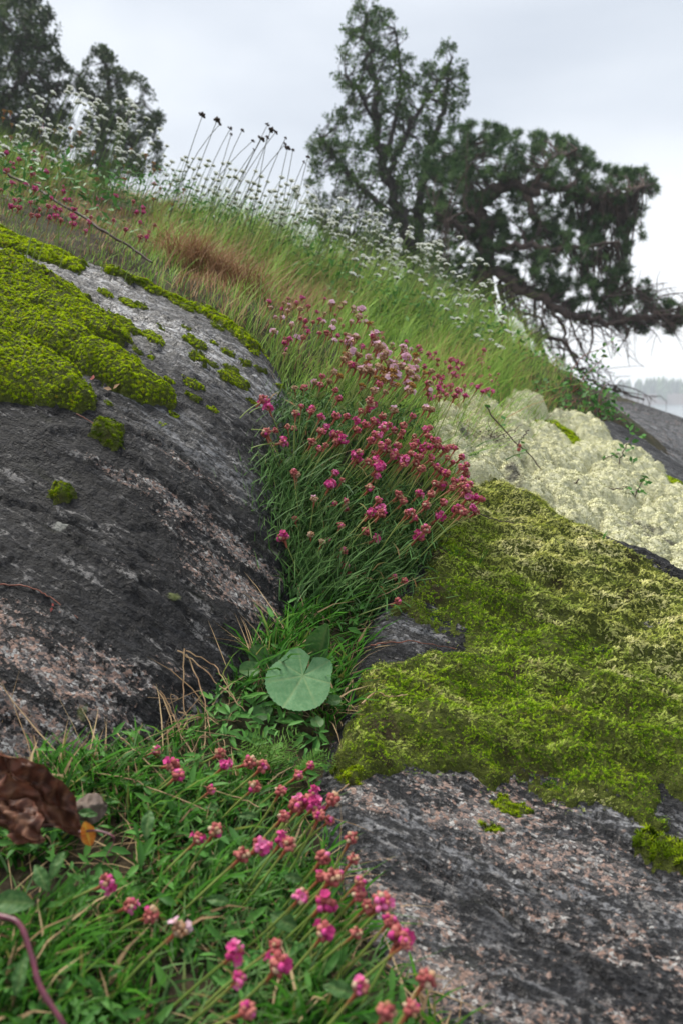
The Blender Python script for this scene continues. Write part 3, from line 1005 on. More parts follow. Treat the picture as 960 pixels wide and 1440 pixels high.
def build_moss():
    big = [
        ([(-60, 92), (0, 95), (110, 92), (200, 140), (262, 185), (240, 205), (150, 150), (0, 130), (-60, 130)], .014, 'narrow green moss cushion at the upper left edge of the grey rock face'),
        ([(-150, 48), (0, 50), (60, 50), (120, 75), (100, 88), (0, 82), (-150, 80)], .010, 'small flat moss cushion above the others at the picture edge'),
        ([(-200, 130), (0, 128), (150, 140), (240, 200), (330, 240), (420, 300), (480, 370), (560, 420), (640, 480), (640, 505), (590, 500), (520, 490), (400, 450), (300, 400), (150, 350), (0, 330), (-200, 260)], .020,
         'broad bright yellow-green moss cushion with a yellow leaf on it, above the long tongue'),
        ([(-200, 260), (0, 315), (150, 345), (300, 400), (420, 460), (520, 530), (600, 570), (700, 640), (800, 710), (860, 770), (850, 805), (780, 790), (700, 790), (600, 740), (500, 690), (400, 640), (360, 600), (300, 590),
          (240, 570), (150, 520), (0, 470), (-200, 420)], .022, 'long tongue of moss reaching furthest right across the grey rock face'),
        ([(-200, 430), (0, 475), (130, 520), (240, 580), (330, 620), (400, 670), (470, 760), (460, 810), (390, 825), (300, 800), (200, 790), (100, 780), (0, 770), (-200, 740)], .022,
         'lowest big moss cushion with a rounded blunt end on the grey rock'),
    ]
    for poly, T, lab in big:
        w = to_world(z7(poly), z_left, d1=2.0)
        cushion('moss_cushion', z_left, w, T * 1.7, .045, 190000, .0030, lab)
    w = to_world(z7([(470, 860), (540, 865), (600, 900), (595, 1000), (550, 1008), (500, 975), (440, 930)]), z_left)
    cushion('moss_cushion', z_left, w, .010, .010, 170000, .0032, 'dark olive ragged moss tuft just below the blunt end of the lowest cushion', dark=.7)
    w = to_world(z7([(230, 1225), (290, 1185), (350, 1190), (372, 1225), (340, 1255), (270, 1262)]), z_left)
    cushion('moss_cushion', z_left, w, .012, .010, 170000, .0032, 'lone dark green moss tuft low on the bare grey rock', dark=.45)
    band1 = [(-40, 300), (0, 316), (60, 343), (125, 375), (112, 386), (60, 368), (0, 348), (-40, 335)]
    band2 = [(140, 362), (200, 383), (262, 405), (322, 438), (352, 468), (372, 500), (350, 492), (318, 462), (258, 428), (190, 402), (150, 385)]
    cushion('moss_band', z_left, to_world(band1, z_left, d1=1.85), .012, .012, 110000, .0042, 'left strip of moss along the top edge of the rock face under the dark twig')
    cushion('moss_band', z_left, to_world(band2, z_left, d1=1.85), .012, .012, 110000, .0042, 'right strip of moss along the top edge of the rock face under the brown tussock', dark=.2)
    small = [(380, 270, 34), (410, 220, 30), (455, 232, 22), (340, 190, 27), (415, 300, 42), (495, 335, 40), (445, 378, 18), (435, 397, 20), (485, 395, 15), (640, 400, 36), (685, 418, 20), (630, 350, 40),
             (755, 470, 48), (625, 525, 28), (680, 562, 20), (620, 480, 38), (735, 380, 26), (745, 435, 30), (790, 415, 25), (840, 435, 22), (560, 580, 18), (525, 610, 12), (810, 538, 20), (915, 570, 20),
             (735, 296, 34), (665, 255, 32), (600, 235, 28), (780, 280, 30), (690, 350, 15), (240, 95, 26), (560, 215, 22), (520, 300, 14), (600, 300, 16), (350, 545, 16), (545, 470, 20), (700, 300, 22),
             (255, 195, 36), (850, 350, 26), (820, 380, 20), (900, 490, 18), (560, 180, 26), (480, 180, 18)]
    for x, y, r in small:
        c = np.array([x / 2.286, 330 + y / 2.286])
        a = np.linspace(0, 2 * np.pi, 13)[:-1]
        wob = 1 + .10 * rng.normal(size=12)
        ex, ey = np.cos(a) * r * 1.15 * wob / 2.286, np.sin(a) * r * .34 * wob / 2.286
        th = R(27)
        poly = np.stack([c[0] + ex * math.cos(th) - ey * math.sin(th), c[1] + ex * math.sin(th) + ey * math.cos(th)], -1)
        w = to_world(poly, z_left, d1=1.9)
        dk = float(rng.choice([.1, .3, .5]))
        cushion('small_moss_cushion', z_left, w, .0028 + r * .00009, .010, 190000, .0026,
                small_label(x, y, r, dk), 'small moss cushions on the left rock', dark=dk, step=.0035)

    # the feather moss carpet on the right
    car = [(600, 805), (600, 760), (640, 692), (700, 680), (800, 735), (880, 775), (960, 822), (1060, 870), (1150, 930), (1150, 1120), (1000, 1130), (960, 1128), (932, 1108), (925, 1130), (935, 1170), (905, 1165), (860, 1130), (800, 1135), (775, 1122), (720, 1098),
           (690, 1112), (650, 1080), (560, 1085), (500, 1100), (465, 1075), (480, 1040), (500, 1000), (505, 950), (530, 932), (600, 930), (660, 918), (650, 905), (610, 893), (600, 880), (575, 866), (550, 866), (570, 840)]
    cw = to_world(car, z_right)
    bare_w = to_world([(540, 905), (530, 885), (560, 870), (600, 880), (650, 908), (660, 918), (600, 928), (545, 925)], z_right)

    def top(x, y):
        d = poly_sd(x, y, cw)
        z = z_right(x, y)
        q = np.stack([x, y, z], -1) @ ROT.T
        lumps = fbm(q * np.array([8, 22.0, 17.0]), 3, .38)
        fine = fbm(q * np.array([60, 110.0, 90.0]), 2)
        e = d + .010 * fbm(np.stack([x * 40, y * 40, 0 * x], -1), 3)
        h = .020 * np.sqrt(np.clip(1 - np.exp(-np.maximum(e, 0) / .035), 0, 1)) * np.maximum(.10, 1 + 1.5 * lumps) + .0028 * fine * smooth(e, 0, .02)
        return z + np.where(e > 0, h - .002, -.006), e
    step = .0042
    lo, hi = cw.min(0) - .01, cw.max(0) + .01
    nx, ny = int((hi[0] - lo[0]) / step), int((hi[1] - lo[1]) / step)
    X, Y = np.meshgrid(np.linspace(lo[0], hi[0], nx), np.linspace(lo[1], hi[1], ny))
    x, y = X.ravel(), Y.ravel()
    keep = poly_sd(x, y, cw) > -.02
    z = np.full(len(x), -9.0)
    z[keep] = top(x[keep], y[keep])[0]
    V, q, A = compact(np.stack([x, y, z], -1), grid_faces(nx, ny, keep), {})
    g = Geo()
    g.add(V, Q=q, mi=1, t=0, rnd=.5)
    p = sample_poly(cw, 255000, .014)
    u, v, d_ = pix(np.concatenate([p, z_right(p[:, 0], p[:, 1])[:, None]], 1))
    p = p[(u < 1100) & (v < 1250)]
    zt, e = top(p[:, 0], p[:, 1])
    f = lambda a, b: top(a, b)[0]
    n = normals(f, p[:, 0], p[:, 1], .004)
    pos = np.concatenate([p, zt[:, None]], 1)
    ok = (e > -.012) & (rng.random(len(p)) < smooth(e, -.014, .012))
    hole = smooth(fbm(pos * np.array([16, 16, 16]) + 9, 3) - .35 * fbm((pos @ ROT.T) * np.array([9, 28.0, 20.0]), 3), .25, .6) * .7
    ok &= rng.random(len(p)) > hole
    p, n, pos, em = p[ok], n[ok], pos[ok], e[ok]
    pos[:, 2] = np.where(em < 0, z_right(p[:, 0], p[:, 1]), pos[:, 2])
    u, v, d_ = pix(pos)
    qq = pos @ ROT.T
    dry = .70 * fbm(qq * np.array([9, 28, 20.0]), 3) + .25 * fbm(qq * np.array([30, 70, 60.0]) + 2.2, 2) + .80 * smooth(u - .9 * (v - 720), 540, 760) * smooth(v, 1130, 860) - .06 + .25 * smooth(u - .75 * (v - 720), 600, 720) * smooth(v, 960, 860) + .35 * (rng.random(len(p)) - .5)  # dried moss, plus the sky-lit brightness of the crest painted in as paler straw
    dry = np.clip(dry, 0, 1)
    yaw = rng.normal(0, 1.2, len(p)) + 5.6
    n = n + rng.normal(0, .30, n.shape)
    scatter(g, FEATHER, pos - n * .0010, n, .0046 * rng.uniform(.6, 1.5, len(p)) * (.55 + .45 * smooth(em, 0, .03)), yaw=yaw, soft=.60, extra={'dry': dry, 'rnd': np.clip(.5 * rng.random(len(p)) + .25 + .6 * fbm(qq * np.array([14, 30, 24.0]) + 6, 3) + .35 * fbm(qq * np.array([9, 28.0, 20.0]), 3), 0, .97)})
    o = link('moss_carpet', g.mesh('moss_carpet'), [M['feather_moss'], M['moss_bed']])
    tag(o, 'thick carpet of green and straw-tipped moss over the right-hand shelf', None, None, 'stuff')
    w = to_world([(885, 1185), (905, 1172), (960, 1195), (1010, 1210), (1010, 1245), (960, 1232), (920, 1215)], z_right)
    cushion('moss_tuft', z_right, w, .012, .012, 90000, .006, 'dark moss tuft on the bare shelf at the lower right edge', dark=.6)
    for c, r, T, lab in (((492, 1092), 17, .009, 'deep green round moss tuft where the moss carpet meets the turf'), ((715, 1136), 20, .0035, 'tiny flat moss patch on the shelf just below the moss carpet'),
                         ((692, 1166), 12, .002, 'thin yellow-green moss smear on the shelf')):
        a = np.linspace(0, 2 * np.pi, 16)[:-1]
        rr = r * (1 + .28 * rng.normal(size=15))
        w = to_world(np.stack([c[0] + np.cos(a) * rr * 1.3, c[1] + np.sin(a) * rr * .6 + np.cos(a) * rr * .3], -1), z_right)
        cushion('moss_tuft', z_right, w, T, .012, 150000, .0036, lab, dark=.5, step=.003)


def z_lichen(x, y):
    z = z_slab(x, y)
    wx = x + .012 * fbm(np.stack([x * 14, y * 14, 0 * x], -1), 2)
    wy = y + .012 * fbm(np.stack([x * 14, y * 14, 0 * x + 7], -1), 2)
    a = np.stack([wx, wy], -1)
    w1 = worley(a / .068, 3)
    w2 = worley(a / .031, 5)
    w3 = worley(a / .015, 9)
    dome = lambda w: np.sqrt(np.clip(1 - (w / .80) ** 2, 0, 1))
    return z + .050 * dome(w1) + .022 * dome(w2) + .005 * dome(w3) - .014 + .014 * fbm(np.stack([x * 8, y * 8, 0 * x + 3], -1), 2)


def build_lichen():
    poly = to_world([(590, 612), (600, 582), (640, 575), (685, 567), (700, 590), (745, 575), (770, 592), (830, 603), (870, 640), (905, 655), (960, 692), (1060, 740), (1150, 800), (1150, 990), (1040, 930), (960, 885), (880, 842),
                     (800, 795), (720, 748), (645, 706), (600, 660)], z_slab)
    gap = to_world([(745, 600), (770, 598), (805, 618), (830, 640), (800, 640), (760, 618)], z_slab)
    gap2 = to_world([(920, 672), (960, 690), (960, 705), (930, 690)], z_slab)

    def inside(x, y):
        return np.minimum(np.minimum(poly_sd(x, y, poly), .02 - poly_sd(x, y, gap) - .02), .02 - poly_sd(x, y, gap2) - .02)
    step = .0055
    lo, hi = poly.min(0) - .01, poly.max(0) + .01
    nx, ny = int((hi[0] - lo[0]) / step), int((hi[1] - lo[1]) / step)
    X, Y = np.meshgrid(np.linspace(lo[0], hi[0], nx), np.linspace(lo[1], hi[1], ny))
    x, y = X.ravel(), Y.ravel()
    e = inside(x, y) + .008 * fbm(np.stack([x * 30, y * 30, 0 * x], -1), 2)
    keep = e > -.02
    z = np.full(len(x), -9.0)
    zs, zl = z_slab(x[keep], y[keep]), z_lichen(x[keep], y[keep])
    z[keep] = zs - .01 + (zl - zs + .01) * smooth(e[keep], -.012, .03)
    dead_s = [(655, 640, .05, .05, .8), (690, 655, .05, .04, .7), (715, 700, .05, .04, .8), (755, 705, .06, .03, .9), (735, 690, .05, .04, .7), (905, 780, .05, .03, .8), (630, 625, .05, .04, .7), (940, 805, .05, .03, .7), (800, 690, .04, .02, .5)]

    def dead(x, y):
        h = hit([s[0] for s in dead_s], [s[1] for s in dead_s], z_slab)
        o = np.zeros_like(x)
        for c, s in zip(h, dead_s):
            o = np.maximum(o, s[4] * np.exp(-(((x - c[0]) / s[2]) ** 2 + ((y - c[1]) / s[3] / 1.5) ** 2)))
        nz = fbm(np.stack([x * 45, y * 45, 0 * x + 4], -1), 3)
        return np.clip(smooth(o + .52 * nz, .55, .88), 0, 1)
    dd = np.zeros(len(x))
    dd[keep] = dead(x[keep], y[keep])
    V, q, A = compact(np.stack([x, y, z], -1), grid_faces(nx, ny, keep), {'dead': dd})
    g = Geo()
    g.add(V, Q=q, mi=1, dead=A['dead'], t=0, rnd=.5)
    p = sample_poly(poly, 64000)
    e = inside(p[:, 0], p[:, 1]) + .008 * fbm(np.stack([p[:, 0] * 30, p[:, 1] * 30, 0 * p[:, 0]], -1), 2)
    p, e = p[e > 0], e[e > 0]
    u, v, d_ = pix(np.concatenate([p, z_slab(p[:, 0], p[:, 1])[:, None]], 1))
    keep = (u < 1050) & (rng.random(len(u)) < np.clip(1.6 / d_, .4, 1) ** 1.5)
    p, e = p[keep], e[keep]
    fz = lambda a, b: z_lichen(a, b)
    zs, zl = z_slab(p[:, 0], p[:, 1]), z_lichen(p[:, 0], p[:, 1])
    zz = zs - .01 + (zl - zs + .01) * smooth(e, -.012, .03)
    n = normals(fz, p[:, 0], p[:, 1], .003)
    n = n * np.array([.9, .9, 1.0]) + rng.normal(0, .3, n.shape)
    pos = np.concatenate([p, zz[:, None]], 1) - n * .0006
    dk = dead(p[:, 0], p[:, 1])
    half = rng.integers(0, 3, len(p))
    for k in range(3):
        m = half == k
        scatter(g, tuft_template(20 + k), pos[m], n[m], .0052 * rng.uniform(.6, 1.3, m.sum()), soft=.62, extra={'dead': dk[m]})
    o = link('reindeer_lichen', g.mesh('reindeer_lichen'), [M['lichen'], M['lichen_bed']])
    tag(o, 'billowing pale yellow-grey lichen cushions covering the slab behind the moss', None, None, 'stuff')
    # green moss showing in the gaps
    for pl, lab in (([(745, 598), (775, 598), (810, 618), (835, 645), (800, 640), (760, 618)], 'flat green moss patch in a gap of the pale lichen'),
                    ([(918, 668), (962, 690), (962, 708), (930, 692)], 'green moss patch at the right edge beyond the lichen')):
        cushion('moss_patch', z_slab, to_world(pl, z_slab), .022, .02, 45000, .007, lab, step=.006)


build_moss()
build_lichen()


# ------------------------------------------------------------------ grass
def z_top(x, y):
    z = z_ground(x, y)
    for fn in (z_left, z_right, z_slab):
        z = np.maximum(z, fn(x, y))
    return z


def open_ground(x, y, m=0.0):
    z = z_ground(x, y)
    o = np.ones(len(x), bool)
    for fn in (z_left, z_right, z_slab):
        o &= fn(x, y) < z - m
    return o


def build_grass():
    # tall grass of the slope
    n = 125000
    y = rng.uniform(1.45, 3.5, n)
    x = rng.uniform(-.80, .62, n) * (y + .25) - .1
    ok = open_ground(x, y)
    x, y = x[ok], y[ok]
    z = z_ground(x, y)
    u, v, d = pix(np.stack([x, y, z], -1))
    cl = fbm(np.stack([x * 5, y * 5, 0 * x], -1), 3)
    keep = (u > -230) & (u < 900) & (rng.random(len(x)) < np.clip(.65 + .6 * cl, .12, 1)) & (rng.random(len(x)) < np.clip(2.4 / y, .4, 1))
    x, y, z, u, v, d, cl = (a[keep] for a in (x, y, z, u, v, d, cl))
    N = len(x)
    # how tall and how dry the sward is from place to place
    dryz = np.clip(1.2 * np.exp(-((u - 300) / 62) ** 2 - ((v - 396) / 26) ** 2) + .85 * np.exp(-((u - 110) / 130) ** 2 - ((v - 305) / 45) ** 2) + .55 * np.exp(-((u - 790) / 60) ** 2 - ((v - 570) / 35) ** 2)
                   + .8 * np.exp(-((u - 420) / 70) ** 2 - ((v - 440) / 25) ** 2) + .45 * smooth(cl, .0, .7), 0, 1)
    edge = smooth(d, 1.65, 2.5)
    H = (.06 + .06 * edge) * (1 - .35 * smooth(u, 330, 120)) * rng.uniform(.55, 1.25, N) * np.where(u > 690, np.clip(1.1 - (u - 690) / 120, .25, 1), 1)
    H *= (1 - .5 * smooth(u, 300, 180) * smooth(v, 235, 275))
    H *= np.where(dryz > .5, .62, 1) * np.clip(.9 + .9 * fbm(np.stack([x * 11, y * 11, 0 * x + 2], -1), 2), .45, 1.7)
    lean = np.stack([.42 + rng.normal(0, .34, N) * (1 + 2.0 * (rng.random(N) < .12)), rng.normal(-.05, .32, N), np.ones(N)], -1)
    base = np.stack([x, y, z - .004], -1)
    tip = base + lean * H[:, None]
    mid = base + np.stack([lean[:, 0] * .15 * H, lean[:, 1] * .3 * H, .62 * H], -1)
    g = Geo()
    isdry = (rng.random(N) < dryz * .85).astype(float)
    rr = np.clip(rng.random(N) * .8 + .25 * cl, 0, 1)
    blades(g, base, tip, mid, .0018 * rng.uniform(.6, 1.3, N), rr, 3, dry=isdry)
    o = link('grass', g.mesh('grass'), M['grass'])
    tag(o, 'yellow-green grass leaning to the right on the slope', None, None, 'stuff')

    # leafy weeds standing in the grass
    cq = [(272, 330), (255, 300), (300, 345), (230, 290), (330, 340), (360, 350), (60, 300), (20, 290), (120, 320), (400, 390), (440, 420), (470, 400), (560, 470), (620, 500), (520, 455), (190, 300), (150, 285), (345, 320), (410, 345), (660, 505), (590, 440)]
    cc = hit([a for a, b in cq], [b for a, b in cq], z_ground, d0=1.5)
    n = 2600
    k = rng.integers(0, len(cc), n)
    hgt = rng.uniform(.01, .15, n)
    p = cc[k] + np.stack([rng.normal(0, .05, n) + .3 * hgt, rng.normal(0, .05, n), hgt], -1)
    p[:, 2] += z_ground(p[:, 0], p[:, 1]) - cc[k][:, 2]
    LVs = np.array([[0, 0, 0], [.4, -.17, .05], [.4, .17, .05], [1, 0, -.03]])
    g = Geo()
    scatter(g, (LVs, np.array([[0, 1, 3], [0, 3, 2]]), {'t': LVs[:, 0] * .4}), p, rng.normal(0, .5, (n, 3)) + np.array([.1, -.4, .8]), rng.uniform(.014, .034, n))
    o = link('leafy_weeds', g.mesh('leafy_weeds'), M['herb'])
    tag(o, 'leafy green weeds growing through the grass of the slope', None, None, 'stuff')

    # the brown dead tussock at the top edge of the rock face
    g = Geo()
    c = hit([295, 330, 262], [385, 405, 372], z_ground, d0=1.4)
    N = 1000
    k = rng.integers(0, 3, N)
    b = c[k] + rng.normal(0, .04, (N, 3)) * np.array([1, .7, 0])
    b[:, 2] = z_ground(b[:, 0], b[:, 1])
    dr = np.stack([rng.normal(.15, .5, N), rng.normal(-.4, .35, N), rng.uniform(.1, .9, N)], -1)
    L = rng.uniform(.05, .13, N)
    t_ = b + dr * L[:, None]
    m_ = b + dr * L[:, None] * .4 + np.array([0, 0, 1]) * (L * .45)[:, None]
    blades(g, b, t_, m_, .0017, rng.random(N) * .7, 3, dry=np.ones(N))
    o = link('dead_grass', g.mesh('dead_grass'), M['grass'])
    tag(o, 'matted reddish brown dead grass at the top edge of the rock face', None, None, 'stuff')

    # short turf of the gully and the foreground
    n = 62000
    y = rng.uniform(.30, 1.75, n)
    x = rng.uniform(-.62, .40, n) * (.35 + .75 * y) / 1.0
    ok = open_ground(x, y, -.006)
    x, y = x[ok], y[ok]
    z = z_ground(x, y)
    u, v, d = pix(np.stack([x, y, z], -1))
    keep = (u > -60) & (u < 760) & (v > 560) & (v < 1640)
    x, y, z, u, v, d = (a[keep] for a in (x, y, z, u, v, d))
    N = len(x)
    cl = fbm(np.stack([x * 9, y * 9, 0 * x + 3], -1), 3)
    near = smooth(v, 1000, 1150)
    keep = rng.random(N) < np.clip(.55 + 1.5 * cl, .06, 1)
    x, y, z, u, v, cl, near = (a[keep] for a in (x, y, z, u, v, cl, near))
    N = len(x)
    H = rng.uniform(.012, .050, N) * (1 - .15 * near) * np.clip(.8 + .8 * cl, .45, 1.3)
    lean = np.stack([rng.normal(.25, .75, N), rng.normal(-.1, .7, N), np.ones(N)], -1)
    base = np.stack([x, y, z - .003], -1)
    tip = base + lean * H[:, None]
    mid = base + np.stack([lean[:, 0] * .2 * H, lean[:, 1] * .2 * H, .75 * H], -1)
    g = Geo()
    dry = (rng.random(N) < .05 + .10 * smooth(cl, .2, .8)).astype(float)
    blades(g, base, tip, mid, .0023 * rng.uniform(.55, 1.9, N), rng.random(N), 3, dry=dry)
    # straw lying flat between the blades
    k = rng.integers(0, N, 900)
    b = base[k] + np.array([0, 0, .006])
    a = rng.uniform(0, 2 * np.pi, 900)
    L = rng.uniform(.03, .09, 900)
    t_ = b + np.stack([np.cos(a) * L, np.sin(a) * L, 0 * L], -1)
    t_[:, 2] = z_top(t_[:, 0], t_[:, 1]) + rng.uniform(.003, .015, 900)
    m_ = (b + t_) / 2 + rng.normal(0, .006, (900, 3)) + np.array([0, 0, .008])
    blades(g, b, t_, m_, .0014, rng.random(900), 3, dry=np.ones(900))
    o = link('turf', g.mesh('turf'), M['turf'])
    tag(o, 'short dense green turf filling the gully between the two rocks', None, None, 'stuff')

    # small broad leaves among the turf
    n = 22000
    y = rng.uniform(.33, 1.2, n)
    x = rng.uniform(-.62, .30, n) * (.35 + .75 * y)
    ok = open_ground(x, y, 0)
    x, y = x[ok], y[ok]
    z = z_ground(x, y)
    u, v, d = pix(np.stack([x, y, z], -1))
    cl = fbm(np.stack([x * 12, y * 12, 0 * x + 9], -1), 2)
    keep = (u > -50) & (u < 620) & (v > 860) & (v < 1600) & (rng.random(len(x)) < np.clip(.26 + 1.1 * cl, .05, .8))
    p = np.stack([x, y, z], -1)[keep]
    p[:, 2] += rng.uniform(.006, .026, len(p))
    V = np.array([[0, 0, 0], [.32, -.14, .06], [.32, .14, .06], [.7, -.11, .03], [.7, .11, .03], [1, 0, -.05], [.35, 0, .0], [.7, 0, -.02]])
    T = np.array([[0, 1, 6], [0, 6, 2], [1, 3, 7], [1, 7, 6], [6, 7, 4], [6, 4, 2], [3, 5, 7], [7, 5, 4]])
    g = Geo()
    nn = rng.normal(0, .4, (len(p), 3)) + np.array([.1, -.35, 1])
    scatter(g, (V, T, {'t': V[:, 0] * .5}), p, nn, rng.uniform(.008, .024, len(p)))
    o = link('herb_cover', g.mesh('herb_cover'), M['herb'])
    tag(o, 'small oval herb leaves scattered through the foreground turf', None, None, 'stuff')


build_grass()
# ------------------------------------------------------------------ flower heads
def ico():
    f = (1 + 5 ** .5) / 2
    v = np.array([(-1, f, 0), (1, f, 0), (-1, -f, 0), (1, -f, 0), (0, -1, f), (0, 1, f), (0, -1, -f), (0, 1, -f), (f, 0, -1), (f, 0, 1), (-f, 0, -1), (-f, 0, 1)], float)
    v /= np.linalg.norm(v[0])
    t = np.array([(0, 11, 5), (0, 5, 1), (0, 1, 7), (0, 7, 10), (0, 10, 11), (1, 5, 9), (5, 11, 4), (11, 10, 2), (10, 7, 6), (7, 1, 8), (3, 9, 4), (3, 4, 2), (3, 2, 6), (3, 6, 8), (3, 8, 9), (4, 9, 5), (2, 4, 11), (6, 2, 10), (8, 6, 7), (9, 8, 1)])
    return v, t


ICO_V, ICO_T = ico()
HEAD_MATS = ('papery', 'petal', 'bud', 'pale_petal', 'ochre', 'thrift_stem', 'white_petal', 'calyx')
HI = {k: i for i, k in enumerate(HEAD_MATS)}


def fib(n, zmin):
    k = np.arange(n)
    z = 1 - (k + .5) / n * (1 - zmin)
    a = k * 2.39996
    q = np.sqrt(1 - z * z)
    return np.stack([np.cos(a) * q, np.sin(a) * q, z], -1)


def rot_to(d, yaw=0.0):
    return basis(np.array([d], float), np.array([yaw]))[0]


def knob(g, c, d, r, L, mi, rnd):
    B = rot_to(d)
    V = (ICO_V * np.array([r, r, L])) @ B.T + c
    g.add(V, T=ICO_T, mi=mi, rnd=rnd, t=.5)


def floret(g, c, d, r, mi, rr, open_=55):
    """five notched petals round a throat"""
    B = rot_to(d, rr.uniform(0, 6))
    V, T = [], []
    for k in range(5):
        a = 2 * math.pi * k / 5
        e = R(open_ + rr.normal(0, 9))
        o = np.array([math.cos(a) * math.sin(e), math.sin(a) * math.sin(e), math.cos(e)])
        s = np.array([-math.sin(a), math.cos(a), 0])
        b = len(V)
        V += [o * .08 - s * .08, o * .08 + s * .08, o * .7 - s * .42, o * .7 + s * .42, o * .95]
        T += [[b, b + 1, b + 3], [b, b + 3, b + 2], [b + 2, b + 3, b + 4]]
    g.add(np.array(V) * r @ B.T + c, T=np.array(T), mi=mi, rnd=rr.random(), t=.5)


def head_mesh(kind, seed):
    """a thrift head about one unit in radius, standing on +z, with the sheath below it"""
    rr = np.random.default_rng(seed)
    g = Geo()
    cen = np.array([0, 0, .55])
    # bracts under the head
    for d in fib(7, .2):
        d = np.array([d[0], d[1], -.15 - .5 * abs(d[2])]); d /= np.linalg.norm(d)
        knob(g, cen + d * .42, d, .34, .36, HI['papery'] if kind in 'tol' else HI['bud'], rr.random())
    if kind in 'pb':
        for d in fib(15, -.25):
            d = d + rr.normal(0, .13, 3); d /= np.linalg.norm(d)
            pk = rr.random() < (.56 if kind == 'p' else .10)
            c = cen + d * rr.uniform(.50, .68) * np.array([1, 1, .95])
            knob(g, c, d, rr.uniform(.25, .36), rr.uniform(.34, .48), HI['petal'] if pk else (HI['bud'] if rr.random() < .8 else HI['papery']), rr.random())
            if kind == 'p' and rr.random() < .16:
                floret(g, c + d * .22, d, .62, HI['petal'], rr)
    elif kind in 'tol':
        pet = {'t': .05, 'o': .0, 'l': .42}[kind]
        for d in fib(14, -.1):
            d = d + rr.normal(0, .15, 3); d /= np.linalg.norm(d)
            c = cen + d * np.array([.72, .72, .45])
            if rr.random() < pet:
                floret(g, c + d * .1, d, .85, HI['pale_petal'], rr, 62)
            else:
                knob(g, c, d, rr.uniform(.2, .32), rr.uniform(.3, .42), HI['ochre'] if kind == 'o' else HI['papery'], rr.random())
    # the sheath that runs down the stalk
    V, Q, t = tube([[0, 0, .35], [0, 0, -.2], [0, 0, -.7], [0, 0, -1.25]], [.24, .22, .17, .12], 6)
    g.add(V, Q=Q, mi=HI['thrift_stem'], rnd=rr.random(), t=1.0)
    me = g.mesh('thrift_head')
    for k in HEAD_MATS:
        me.materials.append(M[k])
    return me


def white_mesh(seed, wide=True):
    rr = np.random.default_rng(seed)
    g = Geo()
    for d in fib(4, .3):
        knob(g, np.array([0, 0, .1]) + d * .2, d, .26, .36, HI['calyx'], rr.random())
    n = 6 if wide else 4
    for d in fib(n, .45):
        d = d + rr.normal(0, .12, 3); d /= np.linalg.norm(d)
        floret(g, np.array([0, 0, .2]) + d * np.array([.62, .62, .25]), d + np.array([0, 0, .5]), .62, HI['white_petal'], rr, 62)
        knob(g, np.array([0, 0, .12]) + d * np.array([.55, .55, .25]), d, .24, .26, HI['calyx'] if rr.random() < .5 else HI['white_petal'], rr.random())
    me = g.mesh('white_head')
    for k in HEAD_MATS:
        me.materials.append(M[k])
    return me


HEADS = {k: [head_mesh(k, 100 + 10 * j + i) for i in range(7)] for j, k in enumerate('pbtol')}
WHITES = [white_mesh(300 + i, i % 2 == 0) for i in range(4)]


def put_head(name, me, stem, loc, d, size, label=None):
    h = bpy.data.objects.new(name, me)
    COL.objects.link(h)
    h.parent = stem
    B = rot_to(d, random.uniform(0, 6.28)) * size
    h.matrix_local = Matrix([[*B[0], loc[0]], [*B[1], loc[1]], [*B[2], loc[2]], [0, 0, 0, 1]])
    return h


def stem_part(plant, org, base, tip, r, mat_, bend=.3, n=7, sides=5, up=.62):
    """one stalk as a mesh of its own; returns the object and the direction of its end"""
    b, t_ = np.asarray(base) - org, np.asarray(tip) - org
    L = np.linalg.norm(t_ - b)
    mid = b + (t_ - b) * .42 + np.array([0, 0, 1]) * L * bend * up * .5 + rng.normal(0, .035, 3) * L
    c = bez(b, mid, t_, n)
    V, Q, t = tube(c, np.linspace(r * 1.1, r * .85, n), sides)
    o = link('flower_stem', mesh('flower_stem', V, [Q], {'t': t, 'rnd': np.full(len(V), rng.random())}), mat_, plant)
    e = c[-1] - c[-2]
    return o, e / np.linalg.norm(e)


def plant_of(heads, name, label, cat, group, base_of, r, size, mat_, head_name, sides=5, up_bias=.35, bend=.3):
    """heads: list of (tip position, kind). One plant: stalks with their heads, on an Empty at its foot"""
    bases = np.array([base_of(np.asarray(h[0])) for h in heads])
    org = bases.mean(0)
    pl = empty(name, org, label, cat, group)
    for (tip, kind), b in zip(heads, bases):
        st, e = stem_part(pl, org, b, tip, r, mat_, bend, sides=sides)
        me = random.choice(WHITES if kind == 'w' else HEADS[kind])
        e = e + np.array([0, 0, up_bias]); e /= np.linalg.norm(e)
        sc = size * random.uniform(.74, 1.22) * {'b': .88, 't': .98, 'l': .95, 'o': .84}.get(kind, 1.0)
        put_head(head_name, me, st, np.asarray(tip) - org, e, sc)
    return pl


def ground_at(x, y):
    return float(z_top(np.array([x]), np.array([y]))[0])


